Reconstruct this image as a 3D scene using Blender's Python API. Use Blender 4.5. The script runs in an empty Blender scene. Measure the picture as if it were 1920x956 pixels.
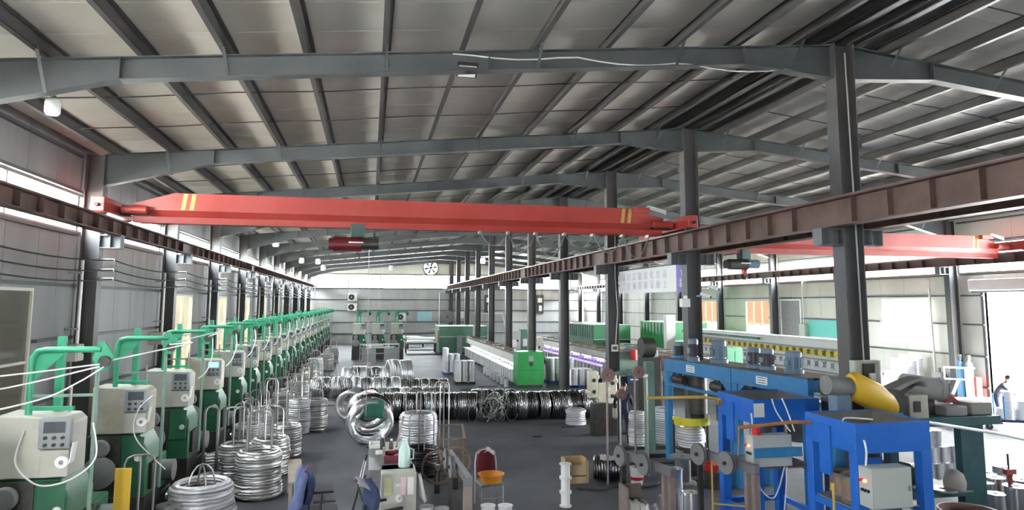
import bpy, math, random
from mathutils import Vector, Matrix
R_ = random.Random(7)
scene = bpy.context.scene
col = scene.collection

# ------------------------------------------------------------------ camera
cam_d = bpy.data.cameras.new('camera')
cam = bpy.data.objects.new('camera', cam_d)
col.objects.link(cam)
cam_d.sensor_fit = 'HORIZONTAL'
cam_d.sensor_width = 36.0
cam_d.lens = 1258.65 / 1920 * 36.0
cam_d.shift_y = -(478 - 434.8) / 1920
cam_d.clip_start = 0.05
cam_d.clip_end = 600
_yaw, _pitch, _roll = 0.207, 0.1062, -0.0031
cam.matrix_world = (Matrix.Translation((0, 0, 4.09)) @ Matrix.Rotation(-_yaw, 4, 'Z')
                    @ Matrix.Rotation(math.pi / 2 + _pitch, 4, 'X') @ Matrix.Rotation(-_roll, 4, 'Z'))
scene.camera = cam

# ------------------------------------------------------------------ sky, exposure
world = bpy.data.worlds.new('overcast_sky')
scene.world = world
world.use_nodes = True
_bg = world.node_tree.nodes['Background']
_bg.inputs['Color'].default_value = (0.93, 0.97, 1.0, 1)
_bg.inputs['Strength'].default_value = 60.0
sun_d = bpy.data.lights.new('sun', 'SUN')
sun_d.energy = 130.0
sun_d.angle = .03
sun_d.color = (1, .97, .92)
sun = bpy.data.objects.new('sun', sun_d)
col.objects.link(sun)
sun.rotation_euler = Vector((.02, .13, -.99)).to_track_quat('-Z', 'Y').to_euler()
vs = scene.view_settings
vs.view_transform = 'Standard'
vs.look = 'None'
vs.gamma = 1.0
vs.use_curve_mapping = False
vs.exposure = 0.45
scene.cycles.use_denoising = True
scene.cycles.max_bounces = 8
scene.cycles.diffuse_bounces = 5
scene.cycles.glossy_bounces = 4
scene.cycles.transparent_max_bounces = 12
scene.cycles.sample_clamp_indirect = 0.0
scene.cycles.caustics_reflective = False
scene.cycles.caustics_refractive = False


def portal(name, loc, direction, sx, sy):
    """a light portal in a window opening: it only guides the sampling of the sky"""
    l = bpy.data.lights.new(name, 'AREA')
    l.shape = 'RECTANGLE'
    l.size, l.size_y = sx, sy
    l.cycles.is_portal = True
    o = bpy.data.objects.new(name, l)
    col.objects.link(o)
    o.location = loc
    o.rotation_euler = Vector(direction).to_track_quat('-Z', 'Y').to_euler()
    return o


YA_ = -4.0
portal('daylight_left_strip', (-6.5, 33, 6.02), (1, 0, 0), 76, .95)
portal('daylight_right_strip', (22.95, 33, 5.9), (-1, 0, 0), 76, 1.25)
portal('daylight_far_strip', (8.2, 71.1, 6.3), (0, -1, 0), 27, 1.4)
portal('daylight_front_gate', (-3.0, YA_ - .4, 1.5), (0, 1, 0), 1.5, 3.0)
portal('daylight_door', (22.95, 19.2, 2.3), (-1, 0, 0), 4.2, 4.6)
portal('daylight_low_window', (22.95, 25.2, 3.4), (-1, 0, 0), 2.8, 2.0)

# ------------------------------------------------------------------ materials
MATS = {}


def mat(name, c, rough=.6, metal=0., c2=None, scale=3., amt=.5, bump=0., bscale=40., emit=None, estr=0., spec=.5, stretch=None, detail=4):
    if name in MATS:
        return MATS[name]
    m = bpy.data.materials.new(name)
    m.use_nodes = True
    nt = m.node_tree
    b = nt.nodes['Principled BSDF']
    b.inputs['Roughness'].default_value = rough
    b.inputs['Metallic'].default_value = metal
    b.inputs['Specular IOR Level'].default_value = spec
    c = tuple(c) + (1,)
    b.inputs['Base Color'].default_value = c
    if c2 is not None or bump:
        tc = nt.nodes.new('ShaderNodeTexCoord')
        mp = nt.nodes.new('ShaderNodeMapping')
        if stretch:
            mp.inputs['Scale'].default_value = stretch
        nt.links.new(tc.outputs['Object'], mp.inputs['Vector'])
    if c2 is not None:
        nz = nt.nodes.new('ShaderNodeTexNoise')
        nz.inputs['Scale'].default_value = scale
        nz.inputs['Detail'].default_value = detail
        nz.inputs['Roughness'].default_value = .6
        nt.links.new(mp.outputs[0], nz.inputs['Vector'])
        rp = nt.nodes.new('ShaderNodeValToRGB')
        rp.color_ramp.elements[0].position = .5 - .22 * (1 - amt) - .02
        rp.color_ramp.elements[1].position = .5 + .35 * (1 - amt) + .05
        rp.color_ramp.elements[0].color = c
        rp.color_ramp.elements[1].color = tuple(c2) + (1,)
        nt.links.new(nz.outputs['Fac'], rp.inputs['Fac'])
        nt.links.new(rp.outputs['Color'], b.inputs['Base Color'])
    if bump:
        n2 = nt.nodes.new('ShaderNodeTexNoise')
        n2.inputs['Scale'].default_value = bscale
        n2.inputs['Detail'].default_value = 3
        nt.links.new(mp.outputs[0], n2.inputs['Vector'])
        bp = nt.nodes.new('ShaderNodeBump')
        bp.inputs['Strength'].default_value = bump
        bp.inputs['Distance'].default_value = .02
        nt.links.new(n2.outputs['Fac'], bp.inputs['Height'])
        nt.links.new(bp.outputs['Normal'], b.inputs['Normal'])
    if emit is not None:
        b.inputs['Emission Color'].default_value = tuple(emit) + (1,)
        b.inputs['Emission Strength'].default_value = estr
    MATS[name] = m
    return m


def glass_mat(name, tint, gloss=.08, dirt=.0):
    m = bpy.data.materials.new(name)
    m.use_nodes = True
    nt = m.node_tree
    for n in list(nt.nodes):
        if n.type != 'OUTPUT_MATERIAL':
            nt.nodes.remove(n)
    out = [n for n in nt.nodes if n.type == 'OUTPUT_MATERIAL'][0]
    t = nt.nodes.new('ShaderNodeBsdfTransparent')
    t.inputs[0].default_value = tuple(tint) + (1,)
    g = nt.nodes.new('ShaderNodeBsdfGlossy')
    g.inputs['Roughness'].default_value = .08
    mx = nt.nodes.new('ShaderNodeMixShader')
    mx.inputs[0].default_value = gloss
    nt.links.new(t.outputs[0], mx.inputs[1])
    nt.links.new(g.outputs[0], mx.inputs[2])
    last = mx
    if dirt:
        d = nt.nodes.new('ShaderNodeBsdfDiffuse')
        d.inputs[0].default_value = (.55, .52, .45, 1)
        m2 = nt.nodes.new('ShaderNodeMixShader')
        m2.inputs[0].default_value = dirt
        nt.links.new(mx.outputs[0], m2.inputs[1])
        nt.links.new(d.outputs[0], m2.inputs[2])
        last = m2
    nt.links.new(last.outputs[0], out.inputs['Surface'])
    MATS[name] = m
    return m


M_floor = mat('dark_concrete', (.085, .088, .10), .62, c2=(.16, .162, .172), scale=.55, amt=.35, bump=.15, bscale=6, detail=8, spec=.25)
M_sheet = mat('ceiling_sheet', (.56, .51, .45), .6, c2=(.74, .73, .71), scale=.35, amt=.3, detail=5)
M_roofout = mat('roof_outer', (.3, .32, .35), .6)
M_steel = mat('grey_steel_paint', (.07, .077, .083), .5, c2=(.10, .105, .11), scale=1.2, amt=.4)
M_steel_d = mat('dark_steel_paint', (.06, .063, .068), .55, c2=(.10, .095, .09), scale=1.5, amt=.4)
M_purlin = mat('purlin_steel', (.06, .057, .056), .5, c2=(.10, .092, .087), scale=2, amt=.4, stretch=(1, .1, 1))
M_colpaint = mat('column_paint', (.075, .078, .085), .5, c2=(.115, .095, .085), scale=1.0, amt=.55, stretch=(1, 1, .3))
M_bracket = mat('bracket_paint', (.16, .17, .18), .5)
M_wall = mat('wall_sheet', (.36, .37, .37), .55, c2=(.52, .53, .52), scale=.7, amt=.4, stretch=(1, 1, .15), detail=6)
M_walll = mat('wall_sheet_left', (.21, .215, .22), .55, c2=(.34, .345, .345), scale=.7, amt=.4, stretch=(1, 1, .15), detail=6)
M_wallw = mat('wall_sheet_cream', (.52, .51, .44), .6, c2=(.66, .66, .60), scale=.5, amt=.4, stretch=(1, 1, .3))
M_girt = mat('girt_steel', (.07, .072, .075), .5)
M_rust = mat('rusty_brown_steel', (.10, .062, .052), .6, c2=(.19, .11, .09), scale=1.4, amt=.45, bump=.1, bscale=30)
M_railtop = mat('worn_rail', (.28, .22, .2), .35, metal=.6)
M_red = mat('crane_red', (.42, .045, .035), .42, c2=(.50, .08, .065), scale=.8, amt=.4)
M_yel = mat('hazard_yellow', (.62, .43, .12), .5)
M_frame = mat('window_frame', (.20, .2, .2), .5)
M_frame_l = mat('window_frame_light', (.55, .53, .46), .5)
M_glass = glass_mat('pane_glass', (.93, .95, .95), .05)
M_glass_d = glass_mat('dirty_pane_glass', (.40, .39, .35), .04, .2)
M_glass_dark = glass_mat('netted_pane_glass', (.09, .09, .088), .04, .06)
M_ground = mat('outside_concrete', (.58, .57, .55), .8)
M_shedroof = mat('white_roof_sheet', (.8, .8, .8), .6)
M_brick = mat('outside_brick', (.16, .065, .035), .8, c2=(.2, .09, .05), scale=3)
M_outwall = mat('outside_render', (.42, .40, .33), .8)
M_white = mat('white_paint', (.88, .88, .87), .5)
M_whitep = mat('white_plastic', (.82, .82, .8), .35)
M_black = mat('black_rubber', (.02, .02, .022), .6)
M_dark = mat('oily_dark_steel', (.045, .043, .042), .45, metal=.4, c2=(.09, .08, .07), scale=6, amt=.4)
M_iron = mat('bare_iron', (.36, .35, .35), .36, metal=.75, c2=(.44, .40, .38), scale=5, amt=.4)
M_chrome = mat('bright_steel', (.62, .62, .64), .22, metal=1.0)


def wire_mat(name, c, c2, rough, metal, direction, scale=5.):
    m = mat(name, c, rough, metal)
    nt = m.node_tree
    b = nt.nodes['Principled BSDF']
    tc = nt.nodes.new('ShaderNodeTexCoord')
    wv = nt.nodes.new('ShaderNodeTexWave')
    wv.wave_type = 'BANDS'
    wv.bands_direction = direction
    wv.inputs['Scale'].default_value = scale
    wv.inputs['Distortion'].default_value = 2.2
    wv.inputs['Detail'].default_value = 3
    wv.inputs['Detail Scale'].default_value = 1.6
    nt.links.new(tc.outputs['Object'], wv.inputs['Vector'])
    rp = nt.nodes.new('ShaderNodeValToRGB')
    rp.color_ramp.elements[0].position = .12
    rp.color_ramp.elements[1].position = .55
    rp.color_ramp.elements[0].color = tuple(c2) + (1,)
    rp.color_ramp.elements[1].color = tuple(c) + (1,)
    nt.links.new(wv.outputs['Fac'], rp.inputs['Fac'])
    nt.links.new(rp.outputs['Color'], b.inputs['Base Color'])
    bp = nt.nodes.new('ShaderNodeBump')
    bp.inputs['Strength'].default_value = .9
    bp.inputs['Distance'].default_value = .025
    nt.links.new(wv.outputs['Fac'], bp.inputs['Height'])
    nt.links.new(bp.outputs['Normal'], b.inputs['Normal'])
    return m


M_wire = wire_mat('drawn_wire', (.80, .80, .80), (.36, .35, .34), .36, .85, 'Z')
M_wire_b = wire_mat('bright_galvanised_wire', (.90, .90, .93), (.55, .55, .58), .45, .6, 'Z')
M_wire_d = wire_mat('dark_wire', (.20, .20, .22), (.06, .06, .06), .32, .9, 'Z')
M_edge = wire_mat('drawn_wire_on_edge', (.62, .62, .63), (.26, .26, .26), .26, 1., 'X', 5.)
M_edge_b = wire_mat('bright_wire_on_edge', (.84, .84, .86), (.55, .55, .56), .34, .9, 'X', 5.)
M_edge_d = wire_mat('dark_wire_on_edge', (.40, .40, .41), (.10, .10, .10), .22, 1., 'X', 5.)
M_spool = mat('silver_spool', (.86, .87, .90), .26, metal=.85)
M_spoolw = mat('pale_wire_spool', (.84, .85, .88), .4, metal=.35)

# ------------------------------------------------------------------ mesh helpers


class MB:
    def __init__(s):
        s.v = []
        s.f = []

    def add(s, vs_, fs_):
        o = len(s.v)
        s.v += [tuple(p) for p in vs_]
        s.f += [tuple(i + o for i in f) for f in fs_]
        return s

    def box(s, x0, x1, y0, y1, z0, z1):
        return s.add([(x0, y0, z0), (x1, y0, z0), (x1, y1, z0), (x0, y1, z0), (x0, y0, z1), (x1, y0, z1), (x1, y1, z1), (x0, y1, z1)],
                     [(0, 3, 2, 1), (4, 5, 6, 7), (0, 1, 5, 4), (1, 2, 6, 5), (2, 3, 7, 6), (3, 0, 4, 7)])

    def cbox(s, c, d, m=None):
        """box at centre c of size d, turned by matrix m"""
        n = MB().box(-d[0] / 2, d[0] / 2, -d[1] / 2, d[1] / 2, -d[2] / 2, d[2] / 2)
        vv = [Vector(p) for p in n.v]
        if m is not None:
            vv = [m @ p for p in vv]
        return s.add([p + Vector(c) for p in vv], n.f)

    def bar(s, p0, p1, w, h=None):
        """rectangular bar from p0 to p1"""
        h = h or w
        p0, p1 = Vector(p0), Vector(p1)
        d = (p1 - p0).normalized()
        up = Vector((0, 0, 1)) if abs(d.z) < .95 else Vector((0, 1, 0))
        a = d.cross(up).normalized() * w / 2
        b = a.cross(d).normalized() * h / 2
        q = []
        for p in (p0, p1):
            q += [p - a - b, p + a - b, p + a + b, p - a + b]
        return s.add(q, [(0, 1, 2, 3), (7, 6, 5, 4), (0, 4, 5, 1), (1, 5, 6, 2), (2, 6, 7, 3), (3, 7, 4, 0)])

    def prism(s, poly, axis, a, b):
        """poly: 2-D points; axis 'x': (y,z); 'y': (x,z); 'z': (x,y)"""
        def P(p, t):
            return {'x': (t, p[0], p[1]), 'y': (p[0], t, p[1]), 'z': (p[0], p[1], t)}[axis]
        n = len(poly)
        fs = [tuple(range(n)), tuple(range(2 * n - 1, n - 1, -1))]
        fs += [(i, i + n, (i + 1) % n + n, (i + 1) % n) for i in range(n)]
        ar = sum(poly[i][0] * poly[(i + 1) % n][1] - poly[(i + 1) % n][0] * poly[i][1] for i in range(n))
        flip = (ar > 0) != (axis == 'y')
        if (b < a):
            flip = not flip
        if flip:
            fs = [f[::-1] for f in fs]
        return s.add([P(p, a) for p in poly] + [P(p, b) for p in poly], fs)

    def cyl(s, p0, p1, r, r2=None, n=14, caps=True):
        r2 = r if r2 is None else r2
        p0, p1 = Vector(p0), Vector(p1)
        d = (p1 - p0).normalized()
        up = Vector((0, 0, 1)) if abs(d.z) < .95 else Vector((1, 0, 0))
        a = d.cross(up).normalized()
        b = d.cross(a)
        q = []
        for p, rr in ((p0, r), (p1, r2)):
            q += [p + (a * math.cos(2 * math.pi * i / n) + b * math.sin(2 * math.pi * i / n)) * rr for i in range(n)]
        fs = [(i, i + n, (i + 1) % n + n, (i + 1) % n) for i in range(n)]
        fs = [f[::-1] for f in fs]
        if caps:
            fs += [tuple(range(n)), tuple(range(2 * n - 1, n - 1, -1))]
            fs[-2] = fs[-2][::-1]
            fs[-1] = fs[-1][::-1]
        return s.add(q, [f[::-1] for f in fs])

    def tube(s, pts, r, n=8, closed=False):
        pts = [Vector(p) for p in pts]
        m = len(pts)
        prev = None
        q = []
        for i, p in enumerate(pts):
            if closed:
                d = pts[(i + 1) % m] - pts[i - 1]
            else:
                d = pts[min(i + 1, m - 1)] - pts[max(i - 1, 0)]
            d.normalize()
            if prev is None:
                up = Vector((0, 0, 1)) if abs(d.z) < .9 else Vector((1, 0, 0))
                a = d.cross(up).normalized()
            else:
                a = (prev - d * prev.dot(d)).normalized()
            prev = a
            b = d.cross(a)
            rr = r[i] if isinstance(r, (list, tuple)) else r
            q += [p + (a * math.cos(2 * math.pi * k / n) + b * math.sin(2 * math.pi * k / n)) * rr for k in range(n)]
        fs = []
        for i in range(m if closed else m - 1):
            j = (i + 1) % m
            fs += [(i * n + k, i * n + (k + 1) % n, j * n + (k + 1) % n, j * n + k) for k in range(n)]
        if not closed:
            fs += [tuple(range(n))[::-1], tuple(range((m - 1) * n, m * n))]
        return s.add(q, fs)

    def lathe(s, prof, n=24, axis='z', c=(0, 0, 0), closed=False, jit=0.):
        """prof: (radius, height) pairs; axis of revolution through c"""
        m = len(prof)
        q = []
        for (r, h) in prof:
            for k in range(n):
                t = 2 * math.pi * k / n
                rr = r + (R_.uniform(-jit, jit) if jit else 0)
                a, b = rr * math.cos(t), rr * math.sin(t)
                p = {'z': (a, b, h), 'x': (h, a, b), 'y': (b, h, a)}[axis]
                q.append((p[0] + c[0], p[1] + c[1], p[2] + c[2]))
        fs = []
        for i in range(m if closed else m - 1):
            j = (i + 1) % m
            fs += [(i * n + k, i * n + (k + 1) % n, j * n + (k + 1) % n, j * n + k) for k in range(n)]
        if not closed:
            if prof[0][0] > 1e-4:
                fs.append(tuple(range(n))[::-1])
            if prof[-1][0] > 1e-4:
                fs.append(tuple(range((m - 1) * n, m * n)))
        return s.add(q, fs)

    def turn(s, m):
        s.v = [tuple(m @ Vector(p)) for p in s.v]
        return s

    def mesh(s, name):
        me = bpy.data.meshes.new(name)
        me.from_pydata(s.v, [], s.f)
        me.validate()
        return me

    def build(s, name, m, parent=None, smooth=True, bev=0.):
        me = s.mesh(name)
        if m is not None:
            me.materials.append(m)
        if smooth:
            me.shade_smooth()
            me.set_sharp_from_angle(angle=math.radians(38))
        o = bpy.data.objects.new(name, me)
        col.objects.link(o)
        if parent is not None:
            o.parent = parent
        if bev:
            b = o.modifiers.new('edge', 'BEVEL')
            b.width = bev
            b.segments = 2
            b.limit_method = 'ANGLE'
            b.angle_limit = math.radians(40)
        return o


def empty(name, loc=(0, 0, 0), rz=0.):
    o = bpy.data.objects.new(name, None)
    col.objects.link(o)
    o.empty_display_size = .1
    o.location = loc
    o.rotation_euler = (0, 0, rz)
    return o


def tag(o, label, cat, group=None):
    o['label'] = label
    o['category'] = cat
    if group:
        o['group'] = group
    return o


def thing(name, label, cat, loc=(0, 0, 0), rz=0., group=None):
    return tag(empty(name, loc, rz), label, cat, group)


def struct(o):
    o['kind'] = 'structure'
    return o


def dup(src, loc=None, rz=None, label=None, group=None, rot=None):
    """copy of a thing together with its parts and sub-parts"""
    kids = {}
    for o in KIDS(src):
        kids[o] = KIDS(o)
    r = src.copy()
    col.objects.link(r)
    if loc is not None:
        r.location = loc
    if rz is not None:
        r.rotation_euler = (0, 0, rz)
    if rot is not None:
        r.rotation_euler = rot
    if label:
        r['label'] = label
    if group:
        r['group'] = group
    CH[r] = []
    for ch, gs in kids.items():
        c = ch.copy()
        col.objects.link(c)
        c.parent = r
        CH[r].append(c)
        CH[c] = []
        for g in gs:
            d = g.copy()
            col.objects.link(d)
            d.parent = c
            CH[c].append(d)
    return r


CH = {}


def KIDS(o):
    if o not in CH:
        CH[o] = [c for c in col.objects if c.parent == o]
    return CH[o]


NTH = ['first', 'second', 'third', 'fourth', 'fifth', 'sixth', 'seventh', 'eighth', 'ninth', 'tenth', 'eleventh', 'twelfth',
       'thirteenth', 'fourteenth', 'fifteenth', 'sixteenth', 'seventeenth', 'eighteenth', 'nineteenth', 'twentieth', 'twenty-first',
       'twenty-second', 'twenty-third', 'twenty-fourth', 'twenty-fifth', 'twenty-sixth', 'twenty-seventh', 'twenty-eighth']

# ------------------------------------------------------------------ the building
XL, XC, XR = -6.05, 8.29, 22.4          # column lines
WL, WR, WB = -6.35, 22.75, 70.75        # inner faces of the walls
Y0, BAY = 10.4, 6.0
KS = list(range(-1, 12))


def fy(k):
    return Y0 + (k - 1) * BAY


def ztop(x):
    """top of the roof beams"""
    return 8.8 - .0997 * abs(x - XC)


YA, YB = -4.0, 71.0
struct(MB().box(-90, 130, -60, 220, -.5, -.06).build('ground', M_ground))
struct(MB().box(WL - .3, WR + .3, YA, YB, -.3, 0).build('floor', M_floor))

# roof: outer sheet, ceiling panels, purlins, tie rods
roof = MB()
for s in (-1, 1):
    e = 14.9 * s
    roof.prism([(XC, 9.10), (XC + e, 9.10 - .0997 * 14.9), (XC + e, 9.16 - .0997 * 14.9), (XC, 9.16)], 'y', YA - .3, YB + .3)
struct(roof.build('roof', M_roofout, smooth=False))
ceiling = struct(empty('ceiling'))


def slope_pt(s, d, up):
    return (XC + s * d, 8.8 - .0997 * d + up)


PANEL_W = 1.0
for s in (-1, 1):
    d0, d1 = .12, 14.75
    L = d1 - d0
    w, t, ch = PANEL_W, .05, .012
    # cross-section along y with chamfered lower edges
    prof = [(0, t), (0, ch), (ch, 0), (w - ch, 0), (w, ch), (w, t)]
    n = MB()
    vs_ = []
    for d in (d0, d1):
        x, z = slope_pt(s, d, .215)
        vs_ += [(x, p[0], z + p[1]) for p in prof]
    k = len(prof)
    fs = [tuple(range(k)), tuple(range(2 * k - 1, k - 1, -1))] + [(i, i + k, (i + 1) % k + k, (i + 1) % k) for i in range(k)]
    if s < 0:
        fs = [f[::-1] for f in fs]
    n.add(vs_, fs)
    first = None
    y = YA
    while y < YB - .01:
        if first is None:
            o = first = n.build('panel', M_sheet, ceiling, smooth=False)
        else:
            o = first.copy()
            col.objects.link(o)
            o.parent = ceiling
        o.location = (0, y, 0)
        y += PANEL_W
    # Z-shaped purlins
    for d in (.32, .98, 2.06, 3.25, 4.47, 5.7, 6.92, 8.13, 9.31, 10.45, 11.6, 12.82, 14.0):
        x, z = slope_pt(s, d, 0)
        b = MB()
        b.box(x - .012, x + .012, YA, YB, z, z + .21)
        b.box(x - .07, x + .012, YA, YB, z - .004, z + .012)
        b.box(x - .012, x + .07, YA, YB, z + .19, z + .208)
        if d < .5:
            b.box(x - .16, x + .16, YA, YB, z + .05, z + .2)
        b.build('purlin', M_purlin, ceiling, smooth=False)
    for k in KS[:-1]:
        for q in (2.0, 4.0):
            pts = []
            for i in range(9):
                d = .98 + (14.0 - .98) * i / 8
                x, z = slope_pt(s, d, .085 - .03 * (i % 2))
                pts.append((x, fy(k) + q, z))
            MB().tube(pts, .013, 5).build('tie_rod', M_steel_d, ceiling)

MB().prism([(XC - .92, 8.925), (XC, 9.015), (XC + .92, 8.925), (XC + .92, 8.905), (XC, 8.995), (XC - .92, 8.905)], 'y', YA, YB).build('ridge_dark_sheet', M_steel_d, ceiling, smooth=False)  # dark sheet put in to give the black band along the ridge

# roof beams with haunches, columns with brackets
def roof_beam(k, s):
    y = fy(k)
    o = struct(empty('roof_beam', (0, y, 0)))
    a, b = .2, 14.15
    ds = [a, 1.95, 6.5, 11.9, b]
    dep = [.62, .33, .33, .34, .72]
    top = [slope_pt(s, d, 0) for d in ds]
    bot = [(p[0], p[1] - h) for p, h in zip(top, dep)]
    w = MB()
    for i in range(4):
        w.prism([bot[i], bot[i + 1], top[i + 1], top[i]], 'y', -.008, .008)
    w.build('web', M_steel, o, smooth=False)
    f = MB()
    for i in range(4):
        f.prism([top[i], top[i + 1], (top[i + 1][0], top[i + 1][1] - .016), (top[i][0], top[i][1] - .016)], 'y', -.1, .1)
    f.build('flange', M_steel, o, smooth=False)
    f = MB()
    for i in range(4):
        f.prism([bot[i], bot[i + 1], (bot[i + 1][0], bot[i + 1][1] + .016), (bot[i][0], bot[i][1] + .016)], 'y', -.1, .1)
    f.build('flange', M_steel, o, smooth=False)
    st = MB()
    for d in (1.95, 6.5, 11.9):
        x, z = slope_pt(s, d, 0)
        st.box(x - .006, x + .006, -.095, .095, z - .33, z)
    st.build('stiffener', M_steel, o, smooth=False)
    if k <= 6:
        for d in (.98, 3.25, 5.7, 8.13, 10.45, 12.82):
            x, z = slope_pt(s, d, 0)
            for e in ((-1,) if k > 3 else (-1, 1)):
                MB().bar((x, e * .09, z - .31 - (.2 if d > 12.5 else 0)), (x, e * .46, z + .06), .045, .012).build('flange_brace', M_steel, o, smooth=False)
    return o


def column(x, y, zt, wx, wy, name, sides, m, zb=5.42):
    o = struct(empty(name, (x, y, 0)))
    t = .018
    MB().box(-wx / 2 + t, wx / 2 - t, -t / 2, t / 2, 0, zt).build('web', m, o, smooth=False)
    for e in (-1, 1):
        MB().box(min(e * wx / 2, e * (wx / 2 - t)), max(e * wx / 2, e * (wx / 2 - t)), -wy / 2, wy / 2, 0, zt).build('flange', m, o, smooth=False)
    MB().box(-wx / 2 - .06, wx / 2 + .06, -wy / 2 - .04, wy / 2 + .04, 0, .03).build('base_plate', M_steel_d, o, smooth=False)
    for e in sides:
        b = MB()
        x0, x1 = sorted((e * wx / 2, e * (wx / 2 + .42)))
        b.box(x0, x1, -.012, .012, zb - .3, zb)
        b.box(x0, x1, -.12, .12, zb - .02, zb)
        b.box(x0, x1, -.12, .12, zb - .3, zb - .28)
        xx = e * (wx / 2 + .41)
        b.box(xx - .008, xx + .008, -.12, .12, zb - .3, zb)
        b.box(e * (wx / 2 + .2) - .008, e * (wx / 2 + .2) + .008, -.12, .12, zb - .3, zb)
        b.build('bracket', M_bracket, o, smooth=False)
    return o


for k in KS:
    y = fy(k)
    column(XL, y, ztop(XL), .38, .26, 'steel_column', (1,), M_colpaint, 5.575)
    column(XR, y, ztop(XR), .38, .26, 'steel_column', (-1,), M_colpaint, 5.575)
    column(XC, y, ztop(XC), .40, .30, 'steel_column', (-1, 1), M_colpaint)
    roof_beam(k, -1)
    roof_beam(k, 1)


# walls made of upright sheets, with strip window, girts, low windows
def chamfer_panel(axis, a0, a1, z0, z1, face, back):
    """a wall sheet with chamfered upright edges; face = inner coordinate"""
    c = .015 if face > back else -.015
    poly = [(a0, back), (a1, back), (a1, face - c), (a1 - .015, face), (a0 + .015, face), (a0, face - c)]
    b = MB()
    if axis == 'y':      # wall runs along y
        b.prism([(p[1], p[0]) for p in poly], 'z', z0, z1)
    else:
        b.prism(poly, 'z', z0, z1)
    return b


def window_unit(n, axis, fixed, a0, a1, z0, z1, nx, nz, mg, mf, t=.05, fw=.06):
    o = struct(empty('window_%d' % n))

    def bx(mb, p0, p1, q0, q1, d=t):
        if axis == 'y':
            mb.box(fixed - d, fixed + d, p0, p1, q0, q1)
        else:
            mb.box(p0, p1, fixed - d, fixed + d, q0, q1)
    f = MB()
    bx(f, a0, a1, z0, z0 + fw)
    bx(f, a0, a1, z1 - fw, z1)
    bx(f, a0, a0 + fw, z0 + fw, z1 - fw)
    bx(f, a1 - fw, a1, z0 + fw, z1 - fw)
    f.build('frame', mf, o, smooth=False)
    for i in range(1, nx):
        p = a0 + (a1 - a0) * i / nx
        m = MB()
        bx(m, p - fw * .4, p + fw * .4, z0 + fw, z1 - fw, t * .7)
        m.build('mullion', mf, o, smooth=False)
    for j in range(1, nz):
        q = z0 + (z1 - z0) * (.58 if nz == 2 else j / nz)
        m = MB()
        bx(m, a0 + fw, a1 - fw, q - fw * .4, q + fw * .4, t * .65)
        m.build('transom', mf, o, smooth=False)
    zs = [z0] + [z0 + (z1 - z0) * (.58 if nz == 2 else j / nz) for j in range(1, nz)] + [z1]
    for i in range(nx):
        for j in range(nz):
            g = MB()
            pa, pb = a0 + (a1 - a0) * i / nx, a0 + (a1 - a0) * (i + 1) / nx
            bx(g, pa + .01, pb - .01, zs[j] + .01, zs[j + 1] - .01, .004)
            g.build('pane', mg, o, smooth=False)
    return o


WN = [0]


def side_wall(name, face, back, openings, m_low, m_up, zlo=5.6):
    """wall along y. openings: {k: (a0,a1,z0,z1)}"""
    w = struct(empty(name))
    fixed = (face + back) / 2
    for k in KS[:-1]:
        ya, yb = fy(k), fy(k + 1)
        if k == -1:
            ya = YA
        op = openings.get(k)
        cuts = [ya]
        if op:
            a0, a1, z0, z1 = op
            n1 = max(1, round((a0 - ya) / 1.0))
            cuts = [ya + (a0 - ya) * i / n1 for i in range(n1)]
            n2 = max(1, round((a1 - a0) / 1.25))
            cuts += [a0 + (a1 - a0) * i / n2 for i in range(n2)]
            n3 = max(1, round((yb - a1) / 1.0))
            cuts += [a1 + (yb - a1) * i / n3 for i in range(n3 + 1)]
        else:
            cuts = [ya + (yb - ya) * i / 5 for i in range(6)]
        for i in range(len(cuts) - 1):
            p, q = cuts[i], cuts[i + 1]
            segs = [(0, zlo)]
            if op and p >= op[0] - .01 and q <= op[1] + .01:
                segs = [(z0 * 0, op[2]), (op[3], zlo)]
            for (s0, s1) in segs:
                if s1 - s0 > .02:
                    chamfer_panel('y', p, q, s0, s1, face, back).build('panel', m_low, w, smooth=False)
        for i in range(5):
            p, q = ya + (yb - ya) * i / 5, ya + (yb - ya) * (i + 1) / 5
            chamfer_panel('y', p, q, 6.48, 7.62, face, back).build('panel', m_up, w, smooth=False)
        e = 1 if face > back else -1
        for z in (4.45, 3.34, 2.15, 1.0, zlo - .04, 6.5, 7.3):
            segs = [(ya + .14, yb - .14)]
            if op and op[2] - .02 < z < op[3] - .02:
                segs = [(ya + .14, op[0] - .02), (op[1] + .02, yb - .14)]
            for (p, q) in segs:
                if q - p > .1:
                    MB().box(min(face + e * .002, face + e * .09), max(face + e * .002, face + e * .09), p, q, z - .03, z + .03).build('girt', M_girt, w, smooth=False)
        WN[0] += 1
        window_unit(WN[0], 'y', fixed, ya, yb, zlo, 6.48, 2, 1, M_glass, M_frame)
    return w


def wins(lo, hi, skip):
    return {k: (fy(k) + 1.75, fy(k) + 4.25, 1.0, 4.36) for k in range(lo, hi) if k not in skip}


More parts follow.
